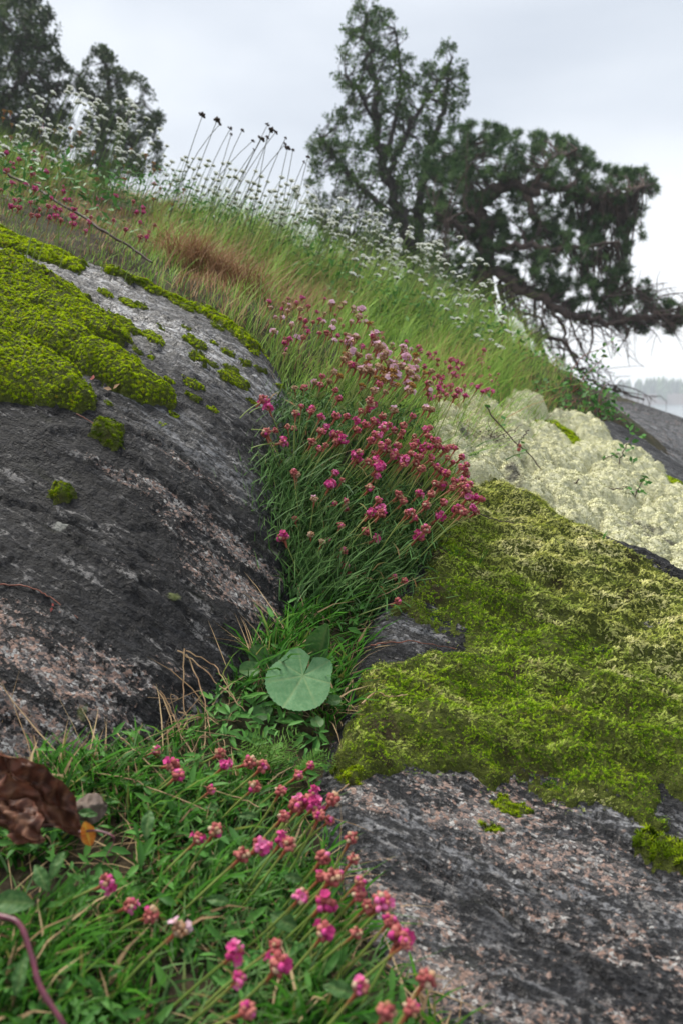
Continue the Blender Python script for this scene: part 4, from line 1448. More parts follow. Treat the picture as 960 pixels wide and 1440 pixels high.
# ------------------------------------------------------------------ the thrift clump in the cleft
FRONT = """97,430,p 115,447,p 128,460,p 220,385,t 140,535,b 122,550,b 165,580,p 222,482,b 243,452,b 280,465,p 310,492,p 330,528,p 318,545,b 352,560,p 385,577,p 402,490,b 440,508,p
440,540,b 375,425,b 312,375,b 292,365,t 342,362,t 480,465,p 497,450,p 455,470,b 508,512,p 540,535,p 535,490,b 575,540,b 575,470,t 610,525,b 598,560,b 650,560,b 655,585,b 675,612,p 435,635,p
440,650,p 510,650,p 515,678,p 510,708,p 480,655,b 600,640,p 620,645,p 605,660,p 570,638,b 655,662,b 678,682,b 700,560,b 705,530,b 720,575,b 745,600,b 710,640,b 712,660,b 745,690,p 735,580,b
760,610,b 785,600,b 800,605,b 820,638,b 790,655,b 820,675,b 835,700,b 823,725,b 848,738,b 838,755,b 825,740,b 743,745,p 785,750,b 710,775,b 665,772,p 690,815,b 755,805,b 735,858,p 805,832,p
858,823,p 875,787,p 845,783,p 600,785,b 590,775,b 607,800,b 518,795,b 525,830,p 487,845,p 485,752,b 360,695,p 342,745,p 225,707,t 290,793,t 360,805,b 402,798,b 383,890,b 468,908,b 505,935,p
650,860,b 680,903,b 663,930,p 183,935,p 278,922,t 317,947,t 390,980,b 573,1070,b 612,1085,b 640,840,b 278,585,b 218,535,b 330,595,b 590,600,b 640,625,b 675,640,b 555,610,b 530,600,b 490,580,b
470,520,b 520,560,p 560,520,b 700,600,p 770,640,b 690,540,p 765,700,b 725,735,b"""
BACK = """413,195,t 410,222,l 425,255,l 447,268,l 395,283,t 412,262,t 440,310,t 460,325,t 487,275,t 487,150,o 503,205,l 510,187,l 515,228,l 530,240,l 558,258,l 560,300,t 540,335,o 555,330,o 575,345,o
610,240,l 615,255,t 655,265,o 658,290,t 655,320,l 688,328,o 590,375,o 632,398,t 708,368,t 703,392,t 710,465,t 503,397,t 545,400,t 515,350,o 540,360,o 578,340,l 620,275,l 445,200,t 460,380,o 690,460,t
580,295,l 600,310,t 630,330,t 480,300,o 360,328,t 520,310,t 495,330,t 570,372,t 650,350,t"""


def parse(s, k=2.595, ox=330, oy=400):
    o = []
    for w in s.split():
        a, b, c = w.split(',')
        o.append((ox + float(a) / k, oy + float(b) / k, c))
    return o


def clump_depth(u, v):
    d = np.interp(v, [455, 520, 600, 700, 850], [1.60, 1.46, 1.31, 1.21, 1.10])
    return d + .0004 * (u - 500) * smooth(v, 900, 560)


def clump_base(tip):
    u, v, d = pix(tip)
    f = float(np.clip((u - 340) / 330, 0, 1))
    x = tip[0] - rng.uniform(.01, .04) - .075 * f
    y = tip[1] + rng.uniform(-.03, .03)
    # keep the foot within the cleft
    for s in (0, .01, -.01, .02, -.02, .03, -.03, .045, -.045, .06):
        if open_ground(np.array([x + s]), np.array([y]), -.004)[0]:
            x += s
            break
    return np.array([x, y, ground_at(x, y) - .006])


def build_clump():
    fr, bk = parse(FRONT), parse(BACK)
    bk = [(u, v, 't' if k == 'l' and i % 3 == 0 else k) for i, (u, v, k) in enumerate(bk)]
    rr = np.random.default_rng(5)
    fr += [(u + rr.normal(0, 11), v + rr.normal(0, 11), 'b') for u, v, k in fr if rr.random() < .42]
    bk += [(u + rr.normal(0, 12), v + rr.normal(0, 12), str(rr.choice(['t', 't', 'o', 'l', 'b']))) for u, v, k in bk if rr.random() < .5]
    hd = lambda l, j: [(P(u, v, clump_depth(u, v) + rng.normal(0, j)), k) for u, v, k in l]
    a = plant_of(hd(fr, .02), 'thrift_plant', 'dense thrift clump with deep pink and brownish red heads between the two rocks', 'thrift', None,
                 clump_base, .00095, .0084, M['thrift_stem'], 'flower_head')
    b = plant_of(hd(bk, .03), 'thrift_plant', 'faded thrift with pale pink, tan and ochre heads just behind the deep pink clump', 'thrift', None,
                 clump_base, .00095, .0092, M['thrift_stem'], 'flower_head')
    # the cushions of narrow leaves
    for pl, poly, n, lab in ((a, [(350, 650), (380, 635), (450, 640), (540, 665), (600, 690), (620, 715), (610, 760), (585, 830), (520, 870), (440, 868), (400, 800), (370, 720)], 4600, 'dark green cushion of narrow leaves'),
                             (b, [(385, 560), (410, 530), (500, 555), (580, 570), (600, 600), (540, 610), (470, 600), (400, 610)], 700, 'bluish green cushion of narrow leaves')):
        org = np.array(pl.location)
        w = np.array(poly, float)
        lo, hi = w.min(0), w.max(0)
        q = rng.uniform(lo, hi, (n * 3, 2))
        q = q[poly_sd(q[:, 0], q[:, 1], w) > 0][:n]
        d = clump_depth(q[:, 0], q[:, 1]) + .04 + rng.normal(0, .022, len(q))
        tip = P(q[:, 0], q[:, 1], d)
        L = rng.uniform(.016, .042, len(q))
        lean = np.stack([rng.normal(.25, .8, len(q)), rng.normal(-.45, .6, len(q)), rng.uniform(.1, 1, len(q))], -1)
        lean /= np.linalg.norm(lean, axis=1, keepdims=True)
        base = tip - lean * L[:, None] - np.array([.004, 0, 0])
        zt = z_ground(base[:, 0], base[:, 1])
        base[:, 2] = np.maximum(base[:, 2], zt - .002)
        tip[:, 2] = np.maximum(tip[:, 2], base[:, 2] + .008)
        mid = base + (tip - base) * .45 + np.array([0, 0, .012]) + rng.normal(0, .004, base.shape)
        g = Geo()
        blades(g, base - org, tip - org, mid - org, .0023 * rng.uniform(.65, 1.25, len(q)), rng.random(len(q)), 3)
        # leaves rooted in the soil below, so that the cushion is closed underneath
        m = n // 2
        k = rng.integers(0, len(q), m)
        bx = tip[k, 0] - .03 + rng.normal(0, .015, m); by = tip[k, 1] + rng.normal(.01, .02, m)
        b2 = np.stack([bx, by, z_ground(bx, by) - .004], -1)
        t2 = b2 + np.stack([rng.normal(.02, .03, m), rng.normal(-.015, .025, m), rng.uniform(.03, .075, m)], -1)
        m2 = b2 + (t2 - b2) * .4 + np.array([0, 0, .015])
        blades(g, b2 - org, t2 - org, m2 - org, .0028 * rng.uniform(.65, 1.2, m), rng.random(m) * .8, 3)
        o = link('leaf_cushion', g.mesh('leaf_cushion'), M['thrift_leaf'], pl)
        tag(o, lab, kind='stuff')
    # dull red leaves low in the clump
    g = Geo()
    c = hit([490, 505, 520, 515, 478], [832, 838, 845, 815, 820], z_ground)
    k = rng.integers(0, 5, 60)
    p = c[k] + rng.normal(0, .008, (60, 3)) + np.array([0, 0, .02])
    V = np.array([[0, 0, 0], [.4, -.22, .06], [.4, .22, .06], [1, 0, 0]])
    scatter(g, (V, np.array([[0, 1, 3], [0, 3, 2]]), {'t': V[:, 0]}), p, rng.normal(0, .7, (60, 3)) + np.array([0, -.5, 1]), rng.uniform(.007, .014, 60))
    o = link('red_leaved_herb', g.mesh('red_leaved_herb'), M['bud'])
    tag(o, 'low herb with dull red leaves at the foot of the thrift clump', 'herb')


build_clump()

# ------------------------------------------------------------------ thrift in the foreground
FG = """343,95,p 380,125,p 393,152,p 490,100,p 500,128,p 470,183,b 553,120,b 585,132,p 440,295,p 480,277,b 577,312,p 538,333,p 645,310,b 668,208,p 628,188,b 632,245,p 700,190,p 705,218,p 742,208,b 694,127,b 665,150,b
568,177,b 715,245,b 738,250,b 232,392,p 283,443,p 333,463,b 395,500,t 672,425,p 722,442,p 717,380,b 740,385,b 755,375,b 803,390,b 800,420,b 820,445,b 866,432,p 790,340,b 785,295,b 720,340,b 724,508,p 795,505,b 522,552,p
533,608,p 612,537,p 620,582,p 547,680,b 802,632,p 870,480,b 905,530,b 917,680,b 950,615,b 860,690,b 630,300,p 660,222,p 850,440,p 890,525,p 685,215,p"""


def fg_depth(v):
    return np.interp(v, [1050, 1130, 1250, 1440], [.80, .69, .585, .47])


def build_foreground():
    l = parse(FG, 1.6, 0, 1000)
    groups = {}
    for u, v, k in l:
        if v < 1120 and u < 375:
            key = 0
        elif u < 260:
            key = 1
        elif u > 370 and v < 1250:
            key = 2
        elif u > 430:
            key = 3
        else:
            key = 4
        groups.setdefault(key, []).append((u, v, 'b' if k == 'p' and len(groups.get(key, [])) % 4 == 3 else k))
    labs = {0: 'thrift with a few bright pink heads against the foot of the dark rock face', 1: 'thrift with four drooping pink and brown heads beside the purple runner',
            2: 'thrift with many crowded pink and brown heads in front of the moss carpet', 3: 'thrift leaning over the bare granite shelf with mostly brown and red heads',
            4: 'thrift with blurred bright pink heads in the middle of the near turf'}

    def base_of(tip):
        x = tip[0] - rng.uniform(.035, .065)
        y = tip[1] + rng.uniform(-.012, .03)
        for _ in range(10):
            if open_ground(np.array([x]), np.array([y]), -.004)[0]:
                break
            x -= .012
        return np.array([x, y, ground_at(x, y) - .005])
    for key, hs in groups.items():
        hd = [(P(u, v, float(fg_depth(v)) + rng.normal(0, .008)), k) for u, v, k in hs]
        pl = plant_of(hd, 'thrift_plant', labs[key], 'thrift', None, base_of, .00105, .0077, M['thrift_stem'], 'flower_head', sides=6, up_bias=.15, bend=.15)
        org = np.array(pl.location)
        bases = np.array([base_of(np.asarray(h[0])) for h in hd])
        n = 26 * len(hs)
        k = rng.integers(0, len(hs), n)
        b = bases[k] + rng.normal(0, .022, (n, 3)) * np.array([1, 1, 0])
        ok = open_ground(b[:, 0], b[:, 1], -.004)
        b = b[ok]; n = len(b)
        b[:, 2] = z_ground(b[:, 0], b[:, 1]) - .003
        t_ = b + np.stack([rng.normal(.008, .02, n), rng.normal(-.004, .018, n), rng.uniform(.012, .038, n)], -1)
        m_ = b + (t_ - b) * .4 + np.array([0, 0, .008])
        g = Geo()
        blades(g, b - org, t_ - org, m_ - org, .0026 * rng.uniform(.7, 1.25, n), rng.random(n), 3)
        tag(link('leaf_cushion', g.mesh('leaf_cushion'), M['thrift_leaf'], pl), kind='stuff')


build_foreground()


# ------------------------------------------------------------------ flowers on the slope
def sample_px(poly, n, dmin=6):
    w = np.array(poly, float)
    lo, hi = w.min(0), w.max(0)
    out = []
    tries = 0
    while len(out) < n and tries < n * 60:
        tries += 1
        q = rng.uniform(lo, hi)
        if poly_sd(np.array([q[0]]), np.array([q[1]]), w)[0] > 0 and all((q[0] - a) ** 2 + (q[1] - b) ** 2 > dmin ** 2 for a, b in out):
            out.append(tuple(q))
    return np.array(out)


def split(pts_, per):
    """neighbouring heads gathered into plants"""
    left = list(range(len(pts_)))
    res = []
    while left:
        s = min(left, key=lambda i: pts_[i][0] + .3 * pts_[i][1])
        left.sort(key=lambda i: np.hypot(*(pts_[i] - pts_[s])))
        k = max(3, int(rng.normal(per, 1.2)))
        res.append(left[:k])
        left = left[k:]
    return res


def slope_plants(poly, n, per, dlo, dhi, kinds, name, label, cat, group, lean, r, size, m, hname, hmin=.07, hmax=.48, dmin=6, cluster=0):
    q = sample_px(poly, n, dmin)
    if cluster:  # gather the heads into loose bunches
        c = q[rng.integers(0, len(q), max(3, n // cluster))]
        j = rng.integers(0, len(c), len(q))
        q = np.where(rng.random((len(q), 1)) < .75, c[j] + rng.normal(0, 9, q.shape), q)
    for idx in split(q, per):
        hs = []
        dd = rng.uniform(dlo, dhi)
        for i in idx:
            u, v = q[i]
            # depth at which the stalk has a believable length above the ground
            for k in range(14):
                d = dd + rng.normal(0, .05) + (0 if k == 0 else rng.uniform(-.5, .5))
                t_ = P(u, v, d)
                h = t_[2] - float(z_ground(np.array([t_[0] - lean * .1]), np.array([t_[1]]))[0])
                if hmin < h < hmax:
                    break
            else:
                continue
            hs.append((t_, str(rng.choice(list(kinds)))))
        if not hs:
            continue

        def base_of(tip):
            h = tip[2] - float(z_ground(np.array([tip[0]]), np.array([tip[1]]))[0])
            x = tip[0] - lean * max(h, .06) + rng.normal(0, .012)
            y = tip[1] + rng.normal(0, .015)
            return np.array([x, y, float(z_ground(np.array([x]), np.array([y]))[0]) - .006])
        cu, cv = np.mean([pix(h[0])[0] for h in hs]), np.mean([pix(h[0])[1] for h in hs])
        us = q[:, 0]
        f = (us < cu).mean()
        line = np.polyfit(q[:, 0], q[:, 1], 1)
        dv = cv - np.polyval(line, cu)
        side = 'far left' if f < .2 else 'left' if f < .4 else 'middle' if f < .6 else 'right' if f < .8 else 'far right'
        lvl = 'upper ' if dv < -9 else 'lower ' if dv > 9 else ''
        num = ['', 'one head', 'two heads', 'three heads', 'four heads', 'five heads', 'six heads', 'seven heads', 'eight heads', 'nine heads'][min(9, len(hs))]
        plant_of(hs, name, label.replace('@', num).replace('~', lvl + side), cat, group, base_of, r, size, m, hname, sides=4, up_bias=.6)


def build_slope_flowers():
    wl = 'white wildflower with @, ~ of those %s'
    a = dict(kinds='w', name='white_wildflower', cat='wildflower', lean=.38, r=.0009, size=.0118, m=M['pale_stem'], hname='flower_head', per=6)
    slope_plants([(-20, 125), (60, 118), (110, 132), (200, 150), (228, 210), (215, 245), (100, 235), (-20, 225)], 170, dlo=2.5, dhi=2.9, label=wl % 'before the corner trees',
                 group='white flowers at the top left', cluster=6, **a)
    slope_plants([(228, 215), (330, 228), (430, 262), (462, 300), (400, 322), (300, 282), (235, 255)], 110, dlo=2.5, dhi=2.95, label=wl % 'under the dark seed stalks', group='white flowers under the dark seed stalks', **a)
    slope_plants([(408, 262), (480, 290), (560, 312), (650, 350), (692, 380), (690, 425), (600, 402), (500, 372), (430, 340)], 200, dlo=2.45, dhi=2.95, label=wl % 'before the two big trees',
                 group='white flowers before the big trees', cluster=5, **a)
    slope_plants([(560, 385), (690, 385), (722, 470), (690, 505), (600, 430)], 45, dlo=2.4, dhi=2.8, label=wl % 'below the pine', group='white flowers below the pine', **a)
    p = dict(name='thrift_plant', cat='thrift', lean=.30, r=.0009, m=M['thrift_stem'], hname='flower_head', hmin=.03, hmax=.20)
    slope_plants([(-20, 200), (60, 215), (110, 270), (215, 285), (240, 330), (150, 345), (60, 312), (-20, 280)], 66, per=5, dlo=1.75, dhi=2.15, kinds='pppb', size=.0062,
                 label='small pink thrift with @, ~ of those above the dark twig', group='pink thrift above the dark twig', **p)
    slope_plants([(375, 420), (470, 420), (575, 482), (600, 520), (520, 500), (440, 470), (400, 505), (385, 470)], 75, per=7, dlo=1.75, dhi=2.1, kinds='pbtbtl', size=.0062,
                 label='small pink thrift with @, ~ of those behind the faded thrift', group='pink thrift behind the faded clump', **p)
    slope_plants([(585, 490), (645, 505), (665, 562), (600, 565)], 42, per=7, dlo=1.85, dhi=2.1, kinds='pppb', size=.0068, label='bright pink thrift with @, ~ of those above the pale lichen', group='pink thrift above the lichen', **p)
    slope_plants([(670, 485), (705, 520), (695, 562), (660, 545)], 20, per=6, dlo=2.1, dhi=2.3, kinds='ppp', size=.0066, label='bright pink thrift with @, ~ of those under the pine', group='pink thrift at the right of the slope', **p)
    # rusty dead flower heads among the white ones
    slope_plants([(-10, 140), (120, 190), (270, 240), (330, 290), (230, 290), (100, 240), (-10, 200)], 36, per=5, dlo=2.4, dhi=2.8, kinds='too', name='withered_wildflower', cat='wildflower', lean=.3, r=.001,
                 m=M['pale_stem'], hname='seed_head', size=.0085, label='withered rusty wildflower with @, ~ among the white ones', group='withered flowers on the slope')
    # single pale flower standing over the clump
    t_ = P(466, 431, 1.62)
    plant_of([(t_, 'l')], 'pale_flower', 'single pale pink open flower standing above the faded thrift', 'wildflower', None, lambda p: np.array([p[0] - .03, p[1] + .02, ground_at(p[0] - .03, p[1] + .02) - .005]), .0008, .0092,
             M['pale_stem'], 'flower_head')
    # dark seed stalks against the sky
    S = [[(315, 82, 1.3), (390, 108, 1.2), (403, 130, .8), (460, 150, .8), (463, 180, .6), (520, 160, .8)],
         [(652, 130, .7), (670, 158, 1.1), (692, 172, .9), (620, 205, 1.3), (650, 195, .7), (575, 215, .7), (582, 262, .5)],
         [(745, 200, .6), (742, 232, .7), (755, 255, 1.1), (783, 262, .6), (860, 300, .8), (840, 325, .6)]]
    names = ['leftmost bunch of tall dark seed stalks against the sky', 'middle bunch of dark seed stalks with forked tops against the sky', 'rightmost bunch of dark seed stalks bending before the tall tree']
    for grp, lab in zip(S, names):
        tips = [(P(200 + x / 3.692, 140 + y / 3.692, 2.55 + rng.normal(0, .05)), s) for x, y, s in grp]
        b0 = []
        for t_, s in tips:
            x = t_[0] - rng.uniform(.06, .24); y = t_[1] + rng.normal(0, .03)
            b0.append(np.array([x, y, float(z_ground(np.array([x]), np.array([y]))[0]) - .006]))
        org = np.mean(b0, 0)
        pl = empty('seed_stalk_plant', org, lab, 'dry stalks')
        for (t_, s), b in zip(tips, b0):
            st, e = stem_part(pl, org, b, t_, .0012, M['dark_stem'], rng.uniform(.1, .7))
            st.name = 'stalk'
            g = Geo()
            rr = np.random.default_rng(int(abs(t_[0]) * 1e4))
            for d in fib(9, -.3):
                knob(g, d * np.array([.5, .5, .3]) + rr.normal(0, .12, 3), d, .30, .42, 0, rr.random())
            o = link('seed_head', g.mesh('seed_head'), M['dark_head'], st)
            B = rot_to(e + np.array([.2, 0, .3])) * .0115 * s
            l = np.asarray(t_) - org
            o.matrix_local = Matrix([[*B[0], l[0]], [*B[1], l[1]], [*B[2], l[2]], [0, 0, 0, 1]])


build_slope_flowers()
# ------------------------------------------------------------------ broad leaves, dead leaves, twigs
def leaf_blade(fnr, L, n=26, m=7, cup=.12, veins=7, fold=0.0, notch=R(10), wave=.03, seed=0):
    """a round leaf as a polar sheet: fnr(angle) outline radius; petiole at the origin, tip along +x"""
    a = np.linspace(-math.pi + notch / 2, math.pi - notch / 2, n * 2 + 1)
    rr = np.linspace(0, 1, m)
    A_, Rr = np.meshgrid(a, rr)
    rad = fnr(A_) * Rr
    x, y = rad * np.cos(A_), rad * np.sin(A_)
    va = np.linspace(-math.pi * .8, math.pi * .8, veins)
    dv = np.min(np.abs(A_[..., None] - va), -1) * Rr
    z = cup * Rr ** 2 * (.6 + .5 * np.cos(A_ * 2 + .5)) + wave * np.sin(A_ * 5 + seed) * Rr ** 2 - .007 * np.exp(-(dv / .05) ** 2) * (Rr > .02) + fold * np.abs(y)
    V = np.stack([x, y, z], -1).reshape(-1, 3) * L
    vein = (np.exp(-(dv / .022) ** 2) * .8 + .35 * np.exp(-((((Rr * 6 + dv * 5) % 1) - .5) / .12) ** 2)).ravel()
    return V, grid_faces(n * 2 + 1, m), vein, Rr.ravel()


def leaf_mat(name, c1, c2, vein, back=None, rough=.5, trans=.25, scale=120):
    m, t = mat(name)
    tc = t.n('ShaderNodeTexCoord')
    n = t.noise(tc.outputs['Object'], scale, 5, .6)
    c = t.mix(t.step(n, .35, .65), c1, c2)
    c = t.mix(t.math('MULTIPLY', t.attr('vein'), .8), c, vein)
    n2 = t.noise(tc.outputs['Object'], scale * 6, 3, .6)
    finish(t, c, rough, t.n('ShaderNodeBump', {'Height': n2, 'Strength': .3, 'Distance': .0006}).outputs[0], .22, trans)
    return m


def frame(x_dir, normal):
    z = np.asarray(normal, float); z /= np.linalg.norm(z)
    x = np.asarray(x_dir, float); x = x - z * (x @ z); x /= np.linalg.norm(x)
    return np.stack([x, np.cross(z, x), z], -1)


def stick(name, path, r, mat_, label=None, cat=None, n=None, parent=None, org=None, kink=0.0, taper=.5, sides=6):
    path = np.asarray(path, float)
    n = n or max(6, 5 * len(path))
    c = poly_curve(path, n)
    if kink:
        c[1:-1] += rng.normal(0, kink, (n - 2, 3))
    o_ = c[0] if org is None else org
    V, Q, t = tube(c - o_, np.linspace(r, r * taper, n) * rng.uniform(.85, 1.15, n), sides)
    o = link(name, mesh(name, V, [Q], {'t': t, 'rnd': np.full(len(V), rng.random())}), mat_, parent)
    if parent is None:
        o.location = o_
        tag(o, label, cat)
    return o


def on(fn, l, lift=.002):
    a = np.array(l, float)
    p = hit(a[:, 0], a[:, 1], fn)
    p[:, 2] += lift
    return p


def build_details():
    M['round_leaf'] = leaf_mat('glaucous_leaf', (0.10, 0.235, 0.10), (0.15, 0.30, 0.14), (0.24, 0.34, 0.15))
    M['green_leaf'] = leaf_mat('green_leaf', (0.035, 0.11, 0.025), (0.07, 0.16, 0.045), (0.14, 0.22, 0.07))
    M['dead_leaf'] = leaf_mat('dead_leaf', (0.045, 0.018, 0.012), (0.16, 0.058, 0.034), (0.24, 0.12, 0.07), rough=.5, trans=.12, scale=60)
    M['grey_leaf'] = leaf_mat('grey_leaf', (0.10, 0.075, 0.06), (0.17, 0.13, 0.11), (0.2, 0.16, 0.13), rough=.8, trans=.05, scale=80)
    M['orange_leaf'] = leaf_mat('orange_leaf', (0.45, 0.10, 0.02), (0.55, 0.22, 0.03), (0.6, 0.4, 0.05))
    M['runner'] = plain('purple_runner', (0.14, 0.028, 0.050), 0.4, 0.5, 0, (150, (0.09, 0.02, 0.035)))
    def oblong(L, Wd, fold, curl, crump, seed, prof=lambda s: np.sin(np.pi * np.clip(s, .02, .98)) ** .7, nx=22, ny=9):
        s, r = np.meshgrid(np.linspace(0, 1, nx), np.linspace(-1, 1, ny))
        y = r * prof(s) * Wd / 2
        z = fold * np.abs(y) + curl * L * (s - .5) ** 2
        q = np.stack([s * 4 + seed, r * 1.6, 0 * s + seed * 1.7], -1)
        z = z + crump * fbm(q * 1.3, 3)
        y = y + crump * .6 * fbm(q + 7, 2)
        vein = np.maximum(np.exp(-(r / .10) ** 2), .7 * np.exp(-((((s * 7 + np.abs(r) * .9) % 1) - .5) / .10) ** 2))
        return np.stack([s * L, y, z], -1).reshape(-1, 3), grid_faces(nx, ny), vein.ravel()

    def add_leaf(name, shape, fr, at, mm, parent=None, org=None, label=None, cat=None):
        V, f, vein = shape
        V = V @ fr.T
        if parent is not None:
            V = V + at - org
        o = link(name, mesh(name, V, [f], {'vein': vein, 'rnd': np.full(len(V), .5)}), M[mm], parent)
        if parent is None:
            o.location = at
            tag(o, label, cat)
        return o
    # the big round leaf and its smaller neighbours
    c = P(424, 948, .935)
    org = np.array([c[0] - .01, c[1] + .03, ground_at(c[0] - .01, c[1] + .03)])
    pl = empty('broad_leaf_plant', org, 'plant with one big round pale green leaf in the gully below the thrift clump', 'plant')
    serr = lambda k: (lambda a: (1 + .035 * np.abs(((a * k / np.pi) % 1) - .5) * 2) * (.76 + .30 * np.cos(a) + .24 * np.exp(-((np.abs(a) - 2.45) / .42) ** 2)))
    specs = [((426, 950, .935), .046, (-.42, -.50, -.75), (.05, -.66, .75), 'round_leaf', 'broad pale green round leaf'),
             ((365, 925, .97), .015, (-.2, -.3, .9), (.3, -.8, .4), 'green_leaf', None), ((388, 935, .97), .017, (.5, -.3, .3), (.2, -.6, .7), 'green_leaf', None),
             ((355, 942, .95), .014, (-.9, -.2, -.1), (0, -.6, .8), 'green_leaf', None), ((468, 985, .93), .009, (.7, -.3, .2), (0, -.6, .8), 'green_leaf', None),
             ((445, 1015, .90), .009, (.4, -.6, -.2), (0, -.5, .9), 'green_leaf', None), ((372, 1000, .91), .013, (-.5, -.5, -.3), (0, -.6, .7), 'green_leaf', None)]
    for i, (q, L, xd, nn, mm, lab) in enumerate(specs):
        p = P(*q)
        V, f, vein, rr = leaf_blade(serr(24 if i == 0 else 9), L, cup=.16 if i == 0 else .2, fold=.05 if i == 0 else .2, wave=.012, seed=i, n=60 if i == 0 else 16, m=22 if i == 0 else 6)
        V = V @ frame(xd, nn).T + p - org
        o = link('leaf', mesh('leaf', V, [f], {'vein': vein, 'rnd': np.full(len(V), .5)}), M[mm], pl)
        if lab: o['label'] = lab
        stick('leaf_stalk', [org + rng.normal(0, .006, 3) * np.array([1, 1, 0]), (p + org) / 2 + np.array([0, .008, .006]), p], .0011, M['pale_stem'], parent=pl, org=org)
    # an upright folded leaf behind it
    p = P(452, 905, 1.0)
    o2 = np.array([p[0], p[1] + .01, ground_at(p[0], p[1] + .01)])
    pl = empty('upright_leaf_plant', o2, 'upright notched yellow-green leaf tinged brown behind the big round leaf', 'plant')
    add_leaf('leaf', oblong(.056, .034, .8, .3, .003, 2, nx=24, ny=11), frame((.28, -.1, .95), (-.5, -.8, .1)), p - np.array([.006, 0, .026]), 'green_leaf', pl, o2)
    stick('leaf_stalk', [o2, (o2 + p) / 2 + [.004, 0, 0], p], .001, M['pale_stem'], parent=pl, org=o2)

    # dead leaves in the lower left corner
    p = P(-6, 1062, .66)
    pl = empty('dead_leaf', p, 'large curled glossy red-brown dead leaf at the lower left', 'dead leaf')
    add_leaf('leaf_blade', oblong(.098, .036, .95, .22, .011, 1, nx=60, ny=21), frame(P(128, 1182, .60) - p, (.30, -.80, .52)), p, 'dead_leaf', pl, p)
    add_leaf('leaf_lobe', oblong(.050, .028, -.6, -.4, .009, 5, nx=34, ny=15), frame(P(75, 1205, .585) - P(0, 1125, .62), (-.2, -.75, .62)), P(-4, 1125, .62), 'dead_leaf', pl, p)
    add_leaf('leaf_lobe', oblong(.046, .030, .8, .5, .009, 9, nx=22, ny=9), frame((.05, .05, -1), (.6, -.75, .2)), P(8, 1085, .635), 'dead_leaf', pl, p)
    add_leaf('dead_leaf', oblong(.032, .026, -.9, -.9, .005, 3), frame((1, -.1, .18), (0, -.8, .6)), P(94, 1136, .67), 'grey_leaf', label='shrivelled grey-brown dead leaf with holes beside the red-brown one', cat='dead leaf')
    add_leaf('orange_leaf', oblong(.019, .011, .8, .3, .001, 4), frame((.25, -.1, -.95), (.5, -.8, .2)), P(118, 1155, .60), 'orange_leaf', label='small bright orange autumn leaf at the edge of the red-brown dead leaf', cat='leaf')
    # broader green leaves low in the turf
    spots = [((-14, 1268, .55), .030, (1, -.1, .12)), ((50, 1215, .58), .022, (.5, -.5, -.5)), ((110, 1142, .655), .016, (1, -.2, .1)), ((206, 1180, .645), .024, (.05, -.1, 1)), ((400, 1232, .63), .015, (.7, -.4, .3)), ((335, 1146, .71), .018, (.8, -.3, .3)),
             ((380, 1285, .60), .024, (.7, -.5, .1)), ((455, 1385, .53), .022, (.8, -.4, .2)), ((22, 1400, .50), .022, (.1, -.2, 1)), ((310, 1136, .73), .014, (-.3, -.4, .5)), ((70, 1235, .57), .020, (.2, -.3, .9)), ((290, 1265, .61), .018, (.9, -.3, .3))]
    labs = ['wide green leaf at the left edge above the purple runner', 'drooping green leaf under the dead leaf', 'green leaf beside the grey dead leaf', 'upright grey-green leaf blade right of the dead leaves', 'small pale leaf among the pink heads',
            'oval leaf behind the crowded thrift', 'broad blurred leaf in the near turf by the crowded thrift', 'broad green leaf at the edge of the granite shelf', 'blurred upright leaf in the bottom left corner', 'small leaf near the dry grass stalks',
            'upright green leaf above the purple runner', 'pointed leaf in the middle of the near turf']
    for k, ((q, L, xd), lab) in enumerate(zip(spots, labs)):
        p = P(*q)
        p[2] = max(p[2], ground_at(p[0], p[1]) + .006)
        add_leaf('herb_leaf', oblong(L, L * rng.uniform(.38, .55), .3, -.3, .0012, k), frame(xd, (.1, -.65, .75)), p, 'green_leaf', label=lab, cat='leaf')
    # feathery leaves
    def feathery(name, q, n, L, label, mat_, spread=1.0):
        p = P(*q)
        p[2] = ground_at(p[0], p[1])
        pl = empty(name, p, label, 'plant')
        for i in range(n):
            a = rng.uniform(0, 2 * np.pi)
            dirn = np.array([math.cos(a) * spread * .7 + .1, math.sin(a) * spread * .5 - .15, rng.uniform(.5, 1)])
            dirn /= np.linalg.norm(dirn)
            l = L * rng.uniform(.7, 1.15)
            c = bez([0, 0, 0], dirn * l * .5 + np.array([0, 0, l * .2]), dirn * l, 11)
            g = Geo()
            V, Q, t = tube(c, np.linspace(.0007, .0003, 11), 4)
            g.add(V, Q=Q, t=0, rnd=.5)
            bs, ts, ms = [], [], []
            for k in range(2, 11):
                w = l * .32 * math.sin(math.pi * min(1, k / 11 + .1)) ** .7
                tan = c[k] - c[k - 1]; tan /= np.linalg.norm(tan)
                sd = np.cross(tan, [.2, -.8, .5]); sd /= np.linalg.norm(sd)
                for s in (-1, 1):
                    for f_ in (0, .45, .8):
                        e = c[k] + (sd * s * .8 + tan * .5) * w * f_
                        bs.append(e); ts.append(e + (sd * s * (.35 if f_ else .8) + tan * (.7 if f_ else .5)) * w * (.55 if f_ else 1)); ms.append((bs[-1] + ts[-1]) / 2)
            bs, ts, ms = map(np.array, (bs, ts, ms))
            blades(g, bs, ts, ms, .0016, rng.random(len(bs)), 2, face=np.tile([[.1, -.6, .8]], (len(bs), 1)) if False else None)
            link('leaf', g.mesh('feathery_leaf'), mat_, pl)
        return pl
    M['bright_herb'] = foliage('bright_herb', [(0, (0.085, 0.20, 0.03)), (1, (0.15, 0.29, 0.055))], trans=.35, rough=.45)
    M['blue_herb'] = foliage('blue_green_herb', [(0, (0.05, 0.13, 0.06)), (1, (0.10, 0.21, 0.10))], trans=.25, rough=.5)
